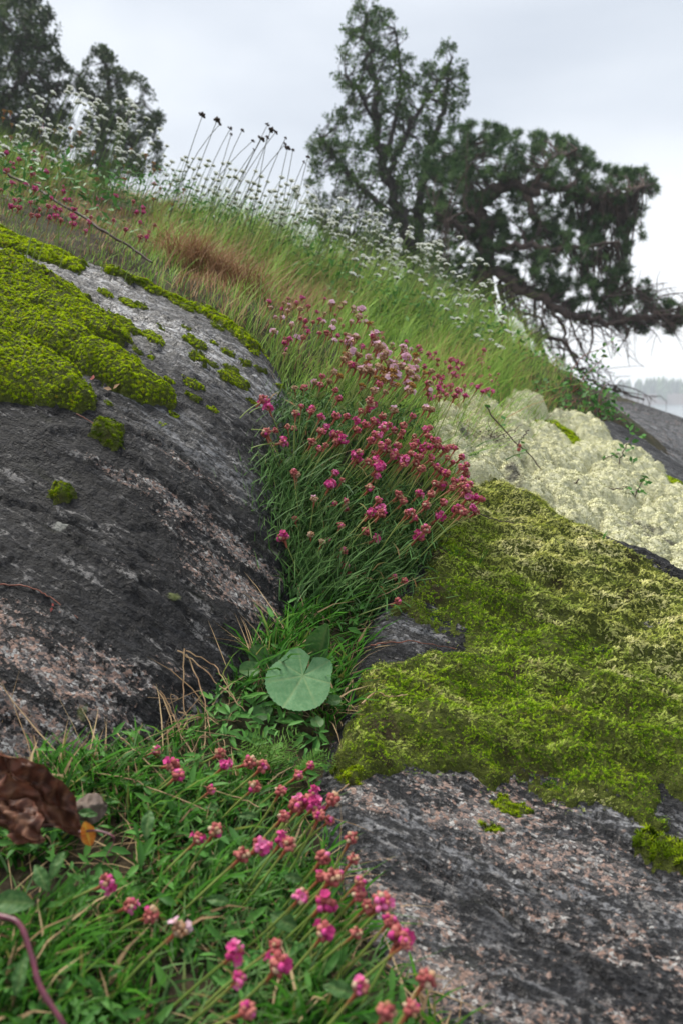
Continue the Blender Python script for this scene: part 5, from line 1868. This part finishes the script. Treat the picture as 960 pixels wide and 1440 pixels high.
    feathery('feathery_leaf_plant', (375, 1058, .845), 9, .062, 'bright green feathery leaved plant below the big round leaf', M['bright_herb'])
    feathery('feathery_leaf_plant', (425, 1060, .845), 6, .045, 'smaller feathery tuft right of the bright green feathery plant', M['bright_herb'])
    feathery('feathery_leaf_plant', (90, 1120, .70), 9, .034, 'small blue-green feathery sprig against the foot of the rock above the dead leaf', M['blue_herb'])

    # runner stem in the corner
    stick('runner_stem', [P(-40, 1275, .50), P(0, 1288, .495), P(28, 1300, .49), P(45, 1345, .48), P(58, 1390, .47), P(92, 1445, .46), P(110, 1500, .46)], .0019, M['runner'], 'smooth purple-red runner stem arching in the lower left corner', 'stem', n=40, taper=.9, sides=8)
    stick('red_stalk', [P(112, 1170, .60), P(135, 1168, .60), P(158, 1175, .595), P(160, 1185, .595), P(150, 1205, .59)], .0010, M['runner'], 'thin pink-red curled stalk right of the dead leaf', 'stem', n=20)

    # dry grass stalks in front of the dark rock
    p0 = P(290, 1075, .83)
    pl = empty('dry_grass_stalks', p0, 'straw coloured dry grass stalks leaning against the foot of the dark rock face', 'dry grass')
    st = [[(196, 925, .90), (228, 975, .875), (252, 1020, .86), (285, 1090, .82)], [(225, 975, .87), (243, 1005, .865), (262, 1045, .84), (300, 1110, .80)], [(260, 912, .92), (258, 960, .90), (262, 1010, .87), (275, 1060, .84)],
          [(250, 915, .92), (285, 940, .91), (315, 970, .895), (345, 1000, .885)], [(262, 920, .92), (280, 960, .90), (290, 1000, .87), (296, 1035, .85)], [(240, 1000, .88), (290, 1010, .88), (340, 1015, .89)],
          [(155, 1025, .83), (185, 1050, .80), (225, 1090, .77), (260, 1130, .74)], [(262, 915, .92), (300, 935, .92), (320, 965, .90), (335, 990, .89)], [(240, 1010, .87), (236, 1040, .85), (242, 1065, .83), (250, 1085, .81)],
          [(255, 1015, .87), (248, 1045, .85), (262, 1075, .82)], [(215, 1085, .78), (260, 1100, .77), (330, 1120, .74), (365, 1135, .72)], [(130, 1085, .76), (180, 1095, .745), (205, 1105, .74), (290, 1140, .71)]]
    for l in st:
        stick('stalk', [P(*a) for a in l], .0009, M['straw'], parent=pl, org=p0, n=18, kink=.0007, sides=5)
    # curly dead blades at its foot
    for i in range(14):
        a = P(rng.uniform(235, 300), rng.uniform(1010, 1080), .84)
        stick('stalk', [a, a + rng.normal(0, .014, 3), a + rng.normal(0, .022, 3), a + rng.normal(0, .03, 3)], .0005, M['straw'], parent=pl, org=p0, n=14, sides=4)

    # twigs
    stick('twig', on(z_ground, [(-20, 248), (6, 260), (30, 272), (60, 289), (80, 303), (122, 329), (150, 350), (185, 371), (215, 392)], .035), .0042, M['twig'], 'long dark twig lying along the top edge of the rock face', 'twig', n=40, kink=.0015, taper=.6)
    stick('twig', on(z_left, [(-20, 824), (20, 824), (50, 831), (75, 846), (110, 872)], .002), .0011, M['red_twig'], 'thin brown twig curving on the dark lower rock face', 'twig', n=26, kink=.0006)
    stick('twig', on(z_left, [(108, 585), (125, 595), (142, 605)], .003), .0011, M['red_twig'], 'short reddish twig by the dark moss tuft under the big cushion', 'twig', kink=.0004)
    stick('twig', on(z_left, [(40, 388), (55, 395), (72, 402)], .024), .0010, M['red_twig'], 'small reddish twig lying on the upper moss cushions', 'twig', kink=.0005)
    stick('twig', on(z_left, [(45, 492), (60, 504), (76, 510)], .018), .0013, M['red_twig'], 'short red-brown stick between the two lowest big moss cushions', 'twig')
    stick('dry_straw', on(z_right, [(500, 883), (520, 868), (550, 852), (587, 832)], .022), .0010, M['straw'], 'pale dry grass stem slanting over the moss below the thrift clump', 'stem', kink=.0005)
    stick('dry_straw', on(z_right, [(508, 1018), (528, 1006), (545, 1008), (572, 1006)], .026), .0012, M['straw'], 'short pale stick lying on the moss carpet right of the round leaf', 'stick', kink=.0004)
    stick('dry_straw', on(z_right, [(520, 918), (555, 912), (590, 914), (640, 922)], .010), .0011, M['red_twig'], 'reddish brown stem along the bare stone patch in the moss', 'stem', kink=.0008)
    stick('twig', on(z_right, [(640, 745), (670, 748), (700, 757), (735, 760)], .030), .0011, M['twig'], 'dark thin twig on top of the moss carpet', 'twig', kink=.001)
    stick('twig', [P(385, 866, 1.06), P(392, 885, 1.04), P(402, 905, 1.03), P(408, 930, 1.0)], .0009, M['twig'], 'dark forked twig against the rock above the round leaf', 'twig', kink=.0006)
    stick('dry_straw', on(z_right, [(490, 1118), (470, 1135), (440, 1160)], .012), .0009, M['straw'], 'thin dry stem at the edge of the granite shelf', 'stem')
    stick('dry_straw', on(z_right, [(540, 1360), (580, 1390), (620, 1440), (640, 1470)], .004), .0011, M['straw'], 'dry straw lying on the near granite shelf', 'straw', kink=.0004)
    # bits of red and a yellow leaf on the moss
    V = np.array([[0, 0, 0], [.4, -.28, .1], [.4, .28, .1], [1, 0, 0]])
    for (u, v), lift, mm, s, lab in (((63, 411), .024, 'ochre', .010, 'tiny yellow leaf on the broad bright moss cushion'), ((152, 537), .020, 'bud', .008, 'tiny red leaf on the long tongue of moss'), ((158, 553), .004, 'papery', .013, 'small curled tan leaf on the rock below the long tongue of moss'),
                                     ((131, 541), .008, 'bud', .009, 'small dark red leaf in the notch between the moss cushions'), ((74, 860), .003, 'bud', .006, 'tiny red-brown leaf flake on the dark rock face')):
        p = hit(u, v, z_left)[0] + np.array([0, 0, lift])
        g = Geo()
        scatter(g, (V, np.array([[0, 1, 3], [0, 3, 2]]), {'t': V[:, 0]}), np.zeros((2, 3)) + [[0, 0, 0], [.002, 0, .001]], np.array([[.2, -.8, .6], [-.4, -.7, .5]]), s)
        o = link('leaf_scrap', g.mesh('leaf_scrap'), M[mm])
        o.location = p
        tag(o, lab, 'leaf')

    # twiggy sprigs growing through the lichen
    LV = np.array([[0, 0, 0], [.45, -.30, .05], [.45, .30, .05], [1, 0, 0]])
    LT = np.array([[0, 1, 3], [0, 3, 2]])
    def sprig(label, stems, leaves, d, r=.0016, berry=()):
        q = lambda u, v: P(560 + u / 2.4, 480 + v / 2.4, d)
        base = q(*stems[0][-1])
        base[2] = float(z_slab(np.array([base[0]]), np.array([base[1]]))[0]) + .02
        pl = empty('sprig', base, label, 'sprig')
        for l in stems:
            pp = [q(*a) for a in l]
            stick('stem', pp, r, M['twig'], parent=pl, org=base, n=16, kink=.0015, taper=.7)
        for u, v, n in leaves:
            for k in range(n):
                g = Geo()
                s = rng.uniform(.013, .022)
                p = q(u + rng.normal(0, 9), v + rng.normal(0, 9)) - base + rng.normal(0, .008, 3)
                scatter(g, (LV, LT, {'t': LV[:, 0]}), p[None], (rng.normal(0, .5, 3) + np.array([0, -.6, .7]))[None], s)
                link('leaf', g.mesh('sprig_leaf'), M['herb'], pl)
        for u, v in berry:
            g = Geo()
            knob(g, q(u, v) - base, (0, 0, 1), .0045, .005, 0, .6)
            link('berry', g.mesh('berry'), M['bud'], pl)
    sprig('bramble sprig with a few red and green leaves arching over the lichen behind the thrift', [[(290, 215), (340, 280), (400, 350), (440, 380), (480, 430)], [(400, 350), (420, 320), (440, 300)], [(385, 385), (350, 420), (300, 430), (250, 405)]],
          [(385, 388, 5), (345, 262, 3), (412, 352, 2), (300, 218, 2), (430, 372, 2)], 1.72, berry=[(408, 352), (405, 365)])
    sprig('thin bare dark twig lying on the lichen', [[(425, 458), (470, 462), (500, 465), (540, 478), (570, 493)], [(580, 485), (610, 466)]], [], 1.68)
    sprig('upright sprig with small green leaves in the middle of the lichen', [[(780, 560), (795, 530), (805, 505), (830, 465)], [(700, 500), (740, 497), (780, 490)]], [(790, 497, 3), (815, 515, 4), (833, 472, 4), (800, 480, 2)], 1.72)
    sprig('leafy green sprig at the far edge of the lichen', [[(740, 420), (750, 390), (770, 350), (790, 320)], [(690, 400), (720, 385), (745, 380)]], [(735, 385, 5), (770, 375, 6), (790, 345, 6), (825, 325, 3), (770, 300, 2)], 2.0)
    # dark heather twigs
    for j, (cx, cy) in enumerate(((300, 300), (265, 345), (320, 400))):
        base = P(560 + cx / 2.4, 480 + (cy + 40) / 2.4, 1.74)
        pl = empty('heather_tuft', base, ['upper', 'middle', 'lower'][j] + ' dark heather tuft in the pale lichen behind the thrift clump', 'heather')
        for k in range(9):
            a = rng.normal(0, .035, 3); a[2] = abs(a[2]) * .6 + .012
            stick('stem', [base, base + a * .5 + rng.normal(0, .006, 3), base + a], .0009, M['twig'], parent=pl, org=base, n=9, kink=.002, sides=4)
        g = Geo()
        n = 160
        p = rng.normal(0, .028, (n, 3)) * np.array([1, .6, .4]) + np.array([0, 0, .015])
        scatter(g, (LV, LT, {'t': LV[:, 0]}), p, rng.normal(0, 1, (n, 3)), .005)
        tag(link('foliage', g.mesh('foliage'), M['twig'], pl), kind='stuff')
    # tiny plants on the moss carpet
    for (u, v), lab in (((640, 800), 'left'), ((672, 808), 'middle'), ((845, 775), 'right')):
        p = hit(u if lab != 'right' else 842, v, z_right)[0]
        g = Geo()
        n = 9
        b = np.zeros((n, 3)) + [0, 0, .012]
        t_ = b + np.stack([rng.normal(0, .012, n), rng.normal(0, .012, n), rng.uniform(.012, .03, n)], -1)
        blades(g, b, t_, (b + t_) / 2 + [0, 0, .004], .0018, rng.random(n), 2)
        o = link('seedling', g.mesh('seedling'), M['turf'])
        o.location = p
        tag(o, {'left': 'small grassy seedling on the moss carpet nearest the thrift', 'middle': 'small grassy seedling on the open middle of the moss carpet', 'right': 'small grassy seedling near the lichen edge of the moss carpet'}[lab], 'seedling')
    # thin shrubs at the far edge of the slope
    def shrub(label, base_q, tips, leaves, lmat, d):
        base = P(*base_q, d)
        pl = empty('shrub', base, label, 'shrub')
        for tq in tips:
            tp = P(*tq, d + rng.normal(0, .08))
            stick('stem', [base + rng.normal(0, .01, 3), (base + tp) / 2 + rng.normal(0, .02, 3), tp], .003, M['red_twig'], parent=pl, org=base, n=12, kink=.004, taper=.35, sides=5)
            g = Geo()
            n = leaves
            f = rng.uniform(.3, 1.05, n)
            p = (tp - base)[None] * f[:, None] + rng.normal(0, .028, (n, 3))
            scatter(g, (LV, LT, {'t': LV[:, 0]}), p, rng.normal(0, .6, (n, 3)) + np.array([0, -.4, .7]), rng.uniform(.014, .028, n))
            tag(link('foliage', g.mesh('foliage'), lmat, pl), kind='stuff')
    shrub('thin reddish stemmed shrub on the slope under the pine', (757, 585), [(748, 530), (790, 538), (775, 550), (735, 548), (810, 560)], 34, M['herb'], 2.75)
    shrub('low leafy shrub beside the bare rock knoll at the right', (835, 605), [(820, 560), (850, 540), (860, 575), (800, 575), (880, 590), (845, 560)], 46, M['herb'], 2.9)
    shrub('slender shrub standing against the sky before the pine branches', (705, 520), [(690, 420), (712, 440), (735, 470), (700, 470), (760, 500)], 30, M['herb'], 2.9)
    shrub('spindly shrub at the foot of the hanging pine branches', (790, 560), [(770, 500), (800, 510), (820, 530), (850, 500), (862, 480)], 26, M['herb'], 3.0)


build_details()


# ------------------------------------------------------------------ trees
def leaf_clump(n, seed, flat=1.0, size=.5, narrow=.5):
    rr = np.random.default_rng(seed)
    V, T, t = [], [], []
    for k in range(n):
        d = rr.normal(size=3); d /= np.linalg.norm(d)
        c = d * rr.uniform(.25, 1.0) ** .7 * np.array([1, 1, flat])
        a = rr.normal(size=3); a /= np.linalg.norm(a)
        b = np.cross(a, rr.normal(size=3)); b /= np.linalg.norm(b)
        s = size * rr.uniform(.7, 1.25)
        i = len(V)
        V += [c - a * s / 2, c + b * s * narrow / 2, c + a * s / 2, c - b * s * narrow / 2]
        T += [[i, i + 1, i + 2], [i, i + 2, i + 3]]
        t += [0, .5, 1, .5]
    return np.array(V), np.array(T), {'t': np.array(t)}


def needle_clump(seed, n=26):
    rr = np.random.default_rng(seed)
    V, T, t = [], [], []
    for k in range(n):
        d = rr.normal(size=3) * np.array([1, 1, .6]) + np.array([0, 0, .45]); d /= np.linalg.norm(d)
        s = np.cross(d, rr.normal(size=3)); s /= np.linalg.norm(s)
        b = d * .15
        i = len(V)
        V += [b - s * .06, b + s * .06, d * rr.uniform(.8, 1.1)]
        T += [[i, i + 1, i + 2]]
        t += [0, 0, 1]
    return np.array(V), np.array(T), {'t': np.array(t)}


def tree(name, label, D, limbs, polys, n, rad, tmpls, leaf_m, bark_m, droop=(), thick=.9, gap=.0, gscale=30, twigs=.3, leafsz=1.0, foot=None):
    """limbs: (name, [(u, v, depth offset)], radius at the foot, radius at the end); polys: crown outlines in the picture plane at depth D"""
    L = []
    for kind, l, r0, r1 in limbs:
        pth = poly_curve([P(u, v, D + o) for u, v, o in l], 6 * len(l))
        L.append((kind, pth, r0, r1))
    org = L[0][1][0].copy()
    gz = float(z_ground(np.array([org[0]]), np.array([org[1]]))[0])
    trunk0 = np.array([[org[0] - .05, org[1], gz - .1]])
    L[0] = (L[0][0], np.vstack([trunk0, L[0][1]]), L[0][2], L[0][3])
    org = trunk0[0]
    tr = empty(name, org, label, 'tree')
    pts_all = np.vstack([l[1] for l in L])
    for kind, pth, r0, r1 in L:
        k = len(pth)
        pth = pth.copy()
        pth[2:-1] += rng.normal(0, r0 * .35, (max(0, k - 3), 3))
        V, Q, t = tube(pth - org, np.linspace(r0, r1, k) * rng.uniform(.88, 1.12, k), 8)
        link(kind, mesh(kind, V, [Q], {'t': t}), bark_m, tr)
    # crown: clumps of leaves through the volume
    g, gt = Geo(), Geo()
    for poly, share in polys:
        w = np.array(poly, float)
        lo, hi = w.min(0), w.max(0)
        q = rng.uniform(lo, hi, (int(n * share * 4), 2))
        sd = poly_sd(q[:, 0], q[:, 1], w) + 9 * fbm(np.stack([q[:, 0] / 17, q[:, 1] / 17, 0 * q[:, 0]], -1), 2)
        q, sd = q[sd > 0], sd[sd > 0]
        off = rng.normal(0, 1, len(q)) * np.minimum(thick, .012 * sd * D / 13 + .12)
        c = P(q[:, 0], q[:, 1], D + off)
        dens = fbm(np.stack([q[:, 0] / gscale, q[:, 1] / gscale, off * .8], -1), 3)
        c = c[dens > gap][:int(n * share)]
        nn = rng.normal(0, .6, c.shape) + np.array([.1, -.1, 1])
        h = rng.integers(0, len(tmpls), len(c))
        for k, tm in enumerate(tmpls):
            m = h == k
            scatter(g, tm, c[m] - org, nn[m], rad * rng.uniform(.7, 1.35, m.sum()))
        for p in c[rng.random(len(c)) < twigs]:
            a = pts_all[np.argmin(np.linalg.norm(pts_all - p, axis=1) + rng.random(len(pts_all)) * .25)]
            mid = (a + p) / 2 + rng.normal(0, .06, 3) + np.array([0, 0, -.03])
            V, Q, t = tube(bez(a, mid, p, 5) - org, np.linspace(.010, .004, 5), 4)
            gt.add(V, Q=Q, t=t)
    # fine drooping twigs hanging from the bare branches
    for (u, v, o), du, dv, k in droop:
        a = P(u, v, D + o)
        for i in range(max(3, int(k * .6))):
            b = P(u + rng.normal(du * .6, abs(du) * .5 + 12), v + dv * rng.uniform(.3, 1.1), D + o + rng.normal(0, .3))
            mid = (a + b) / 2 + rng.normal(0, .10, 3) + np.array([.05, 0, .08])
            s_ = a + rng.normal(0, .12, 3) * np.array([1, 1, .3])
            V, Q, t = tube(bez(s_, mid, b, 7) - org, np.linspace(.011, .003, 7), 4)
            gt.add(V, Q=Q, t=t)
            for j in range(3):
                c0 = bez(s_, mid, b, 7)[rng.integers(2, 6)]
                V, Q, t = tube(bez(c0, c0 + rng.normal(0, .08, 3), c0 + rng.normal(0, .14, 3) + np.array([.08, 0, -.08]), 4) - org, np.linspace(.007, .003, 4), 3)
                gt.add(V, Q=Q, t=t)
    tag(link('crown', g.mesh('crown'), leaf_m, tr), kind='stuff')
    if gt.n:
        tag(link('twigs', gt.mesh('twigs'), bark_m, tr), kind='stuff')
    return tr


def build_trees():
    lc = [leaf_clump(15, 40 + k, .8, .62) for k in range(3)]
    nc = [needle_clump(60 + k) for k in range(3)]
    tall = [(502, -8), (525, -8), (545, 15), (563, 29), (575, 70), (598, 90), (615, 70), (633, 56), (652, 80), (657, 140), (640, 172), (612, 205), (622, 260), (640, 330), (650, 400), (600, 470), (480, 470), (440, 330), (430, 250), (436, 195), (456, 166),
            (487, 148), (466, 100), (474, 55), (490, 30)]
    tree('tall_tree', 'tall dark tree with two pointed tops rising behind the grassy slope', 13.5,
         [('trunk', [(600, 500, 0), (592, 440, 0), (572, 350, 0), (545, 250, 0), (532, 180, 0), (524, 110, 0), (514, 20, 0)], .15, .03),
          ('limb', [(596, 460, .1), (588, 330, .2), (598, 230, .2), (620, 160, .2), (636, 80, .2)], .11, .02),
          ('limb', [(543, 250, 0), (575, 180, -.2), (600, 140, -.2), (620, 110, -.3)], .06, .02), ('limb', [(560, 310, 0), (505, 260, .3), (470, 220, .3), (450, 190, .3)], .06, .02),
          ('limb', [(530, 180, 0), (505, 130, -.2), (485, 105, -.2)], .04, .012), ('limb', [(540, 220, 0), (560, 150, .3), (560, 80, .3), (555, 40, .3)], .045, .012), ('limb', [(575, 360, 0), (510, 340, -.3), (455, 320, -.3)], .05, .015),
          ('limb', [(592, 300, .1), (625, 260, .2), (640, 220, .2)], .04, .012)],
         [(tall, 1.0)], 3600, .074, lc, M['tree_leaf'], M['bark_dark'], thick=.8, gap=.03, gscale=18)
    top = [(588, 225), (620, 195), (655, 172), (700, 176), (740, 190), (790, 188), (835, 213), (850, 238), (905, 233), (928, 262), (905, 292), (860, 300), (800, 282), (745, 262), (700, 262), (690, 300), (640, 320), (598, 300)]
    low = [(660, 310), (700, 300), (720, 335), (790, 300), (850, 300), (898, 305), (895, 335), (880, 360), (888, 390), (860, 420), (800, 430), (740, 410), (700, 375), (665, 360)]
    arm = [(800, 415), (850, 400), (905, 395), (935, 420), (975, 440), (960, 462), (900, 470), (840, 455), (790, 450)]
    mid = [(600, 300), (650, 300), (690, 340), (680, 430), (630, 450), (600, 400)]
    fill = [(690, 255), (800, 265), (905, 285), (900, 340), (800, 320), (700, 330)]
    hang = [(700, 400), (760, 420), (800, 470), (790, 520), (760, 500), (720, 450)]
    tree('pine_tree', 'gnarled spreading pine leaning right with bare hanging lower branches', 11.0,
         [('trunk', [(690, 530, 0), (684, 440, 0), (678, 380, 0), (684, 330, 0), (672, 295, 0), (690, 268, 0)], .16, .08),
          ('limb', [(684, 275, 0), (715, 262, -.2), (750, 268, -.3), (800, 262, -.4), (850, 275, -.5), (905, 262, -.6)], .085, .02), ('limb', [(676, 300, 0), (655, 250, .3), (650, 205, .3)], .06, .015),
          ('limb', [(735, 265, -.2), (748, 300, -.3), (758, 320, -.4), (742, 345, -.4), (735, 325, -.4)], .05, .012), ('limb', [(745, 268, -.3), (770, 230, -.5), (810, 210, -.6)], .04, .012),
          ('limb', [(681, 370, 0), (720, 400, -.3), (770, 425, -.5), (830, 452, -.7), (890, 448, -.8), (955, 445, -.9)], .075, .015), ('limb', [(684, 330, 0), (650, 320, -.4), (612, 300, -.6)], .05, .012),
          ('limb', [(682, 350, 0), (730, 345, -.5), (800, 350, -.7), (870, 340, -.9)], .055, .015), ('limb', [(680, 335, 0), (660, 300, -.6), (625, 312, -.8)], .035, .01),
          ('dead_branch', [(712, 395, -.2), (728, 440, -.4), (750, 470, -.5), (790, 480, -.6), (815, 520, -.6), (850, 545, -.6), (905, 562, -.6)], .04, .012),
          ('dead_branch', [(750, 470, -.5), (770, 510, -.4), (785, 540, -.4)], .028, .01), ('dead_branch', [(770, 425, -.5), (790, 460, -.6), (800, 490, -.6), (830, 515, -.6)], .028, .008),
          ('dead_branch', [(830, 452, -.7), (832, 480, -.8), (822, 510, -.8)], .022, .007), ('dead_branch', [(700, 400, 0), (715, 470, -.2), (740, 520, -.2), (790, 555, -.2)], .03, .01),
          ('dead_branch', [(735, 440, -.4), (760, 450, -.5), (775, 490, -.5)], .02, .006), ('dead_branch', [(870, 448, -.7), (880, 470, -.8), (862, 500, -.8)], .016, .005)],
         [(top, .40), (low, .32), (fill, .10), (arm, .12), (mid, .10), (hang, .014)], 5600, .080, nc, M['needles'], M['bark'], thick=.9, gap=-.02, gscale=17,
         droop=[((760, 425, -.4), 25, 90, 14), ((800, 440, -.6), 25, 75, 14), ((840, 452, -.7), 20, 60, 14), ((880, 448, -.8), 35, 35, 12), ((920, 446, -.8), 40, 20, 12), ((740, 470, -.4), 30, 70, 14), ((790, 480, -.6), 25, 60, 14), ((815, 520, -.6), 40, 40, 14), ((850, 545, -.6), 45, 25, 10),
                ((720, 400, -.2), 5, 110, 16), ((700, 400, 0), 5, 120, 12), ((900, 425, -.8), 50, -20, 12), ((940, 440, -.9), 40, -5, 12), ((860, 420, -.7), 50, -30, 10)], twigs=.2)
    l1 = [(-60, -60), (30, -40), (62, -5), (85, 40), (78, 62), (95, 90), (75, 112), (100, 130), (95, 190), (110, 250), (60, 265), (-60, 265)]
    tree('broad_tree', 'dense dark tree cut off by the upper left corner', 14.0,
         [('trunk', [(5, 260, 0), (0, 180, 0), (-8, 90, 0), (-5, 0, 0)], .16, .05), ('limb', [(0, 150, 0), (40, 100, -.2), (60, 50, -.3)], .06, .015), ('limb', [(-5, 110, 0), (35, 60, .2), (45, 10, .2)], .05, .015), ('limb', [(2, 180, 0), (50, 150, -.3), (85, 120, -.3)], .05, .012)],
         [(l1, 1.0)], 2500, .10, lc, M['left_leaf'], M['bark_dark'], gap=-.06, gscale=26)
    l2 = [(95, 100), (120, 92), (138, 66), (158, 68), (166, 90), (190, 108), (208, 118), (214, 150), (228, 165), (230, 205), (222, 240), (190, 255), (110, 255), (105, 200), (125, 150), (100, 125)]
    tree('small_tree', 'smaller open-crowned tree standing right of the corner tree', 14.5,
         [('trunk', [(146, 262, 0), (144, 215, 0), (148, 170, 0), (150, 110, 0), (145, 80, 0)], .10, .02), ('limb', [(147, 185, 0), (175, 160, -.2), (200, 140, -.2)], .05, .012), ('limb', [(145, 200, 0), (185, 195, .2), (220, 185, .2)], .045, .012),
          ('limb', [(148, 165, 0), (125, 135, .2), (110, 105, .2)], .045, .012)],
         [(l2, 1.0)], 1100, .09, lc, M['left_leaf'], M['bark_dark'], gap=.05, gscale=20)


def build_far_shore():
    # wooded island across the water
    u = np.linspace(-900, 1900, 281)
    base = P(u, 569 + 0 * u, 330.0)
    hgt = (3.5 + 2.2 * smooth(u, 850, 960) + 1.2 * fbm(np.stack([u / 120, 0 * u, 0 * u], -1), 3)) * smooth(u, 790, 900)
    rows = []
    for k, (f, dy) in enumerate(((0, 0), (.75, 6), (1, 18), (.8, 40), (-.2, 70))):
        r = base.copy(); r[:, 1] += dy; r[:, 2] = -4.4 + hgt * f * 1.0 + (.4 if k == 1 else 0)
        rows.append(r)
    V = np.concatenate(rows)
    o = link('island', mesh('island', V, [grid_faces(len(u), 5)]), M['bark'])
    tag(o, 'low wooded far shore', None, None, 'structure')
    n = 750
    uu = rng.uniform(830, 1800, n)
    h = np.interp(uu, u, hgt)
    dy = rng.uniform(2, 45, n)
    p = P(uu, 569 + 0 * uu, 330.0)
    p[:, 1] += dy
    p[:, 2] = -4.4 + h * np.clip(dy / 14, .2, 1)
    th = rng.uniform(3.5, 7.5, n) * (.45 + .55 * smooth(uu, 840, 930))
    V, T = [], []
    a = np.linspace(0, 2 * np.pi, 8)[:-1]
    for lv, (z, r) in enumerate(((.0, .10), (.12, .24), (.4, .20), (.7, .12))):
        V += [[math.cos(k + lv) * r, math.sin(k + lv) * r, z] for k in a]
    V.append([0, 0, 1.0])
    for lv in range(3):
        for j in range(7):
            b0, b1 = lv * 7 + j, lv * 7 + (j + 1) % 7
            T += [[b0, b1, b1 + 7], [b0, b1 + 7, b0 + 7]]
    T += [[21 + j, 21 + (j + 1) % 7, 28] for j in range(7)]
    g = Geo()
    scatter(g, (np.array(V), np.array(T), {}), p, np.tile([[0, 0, 1.0]], (n, 1)) + rng.normal(0, .03, (n, 3)), th)
    o = link('far_woods', g.mesh('far_woods'), M['needles'])
    tag(o, 'distant conifer wood along the far shore fading into mist', None, None, 'stuff')


def build_haze():
    m = bpy.data.materials.new('haze')
    m.use_nodes = True
    t = NT(m.node_tree)
    v = t.n('ShaderNodeVolumePrincipled', {'Color': (.90, .94, 1.0), 'Density': HAZE, 'Anisotropy': 0.0})
    t.n('ShaderNodeOutputMaterial', {'Volume': v.outputs[0]})
    lo, hi = np.array([-420, -30, -7.0]), np.array([420, 450, 9.5])
    V = [[(lo, hi)[i][0], (lo, hi)[j][1], (lo, hi)[k][2]] for i in (0, 1) for j in (0, 1) for k in (0, 1)]
    Q = [[0, 1, 3, 2], [4, 6, 7, 5], [0, 4, 5, 1], [2, 3, 7, 6], [0, 2, 6, 4], [1, 5, 7, 3]]
    o = link('haze', mesh('haze', V, [np.array(Q)], smooth_=False), m)
    o['kind'] = 'stuff'
    o['label'] = 'thin pale mist over the water'


HAZE = 0.0019
build_trees()
build_far_shore()
build_haze()
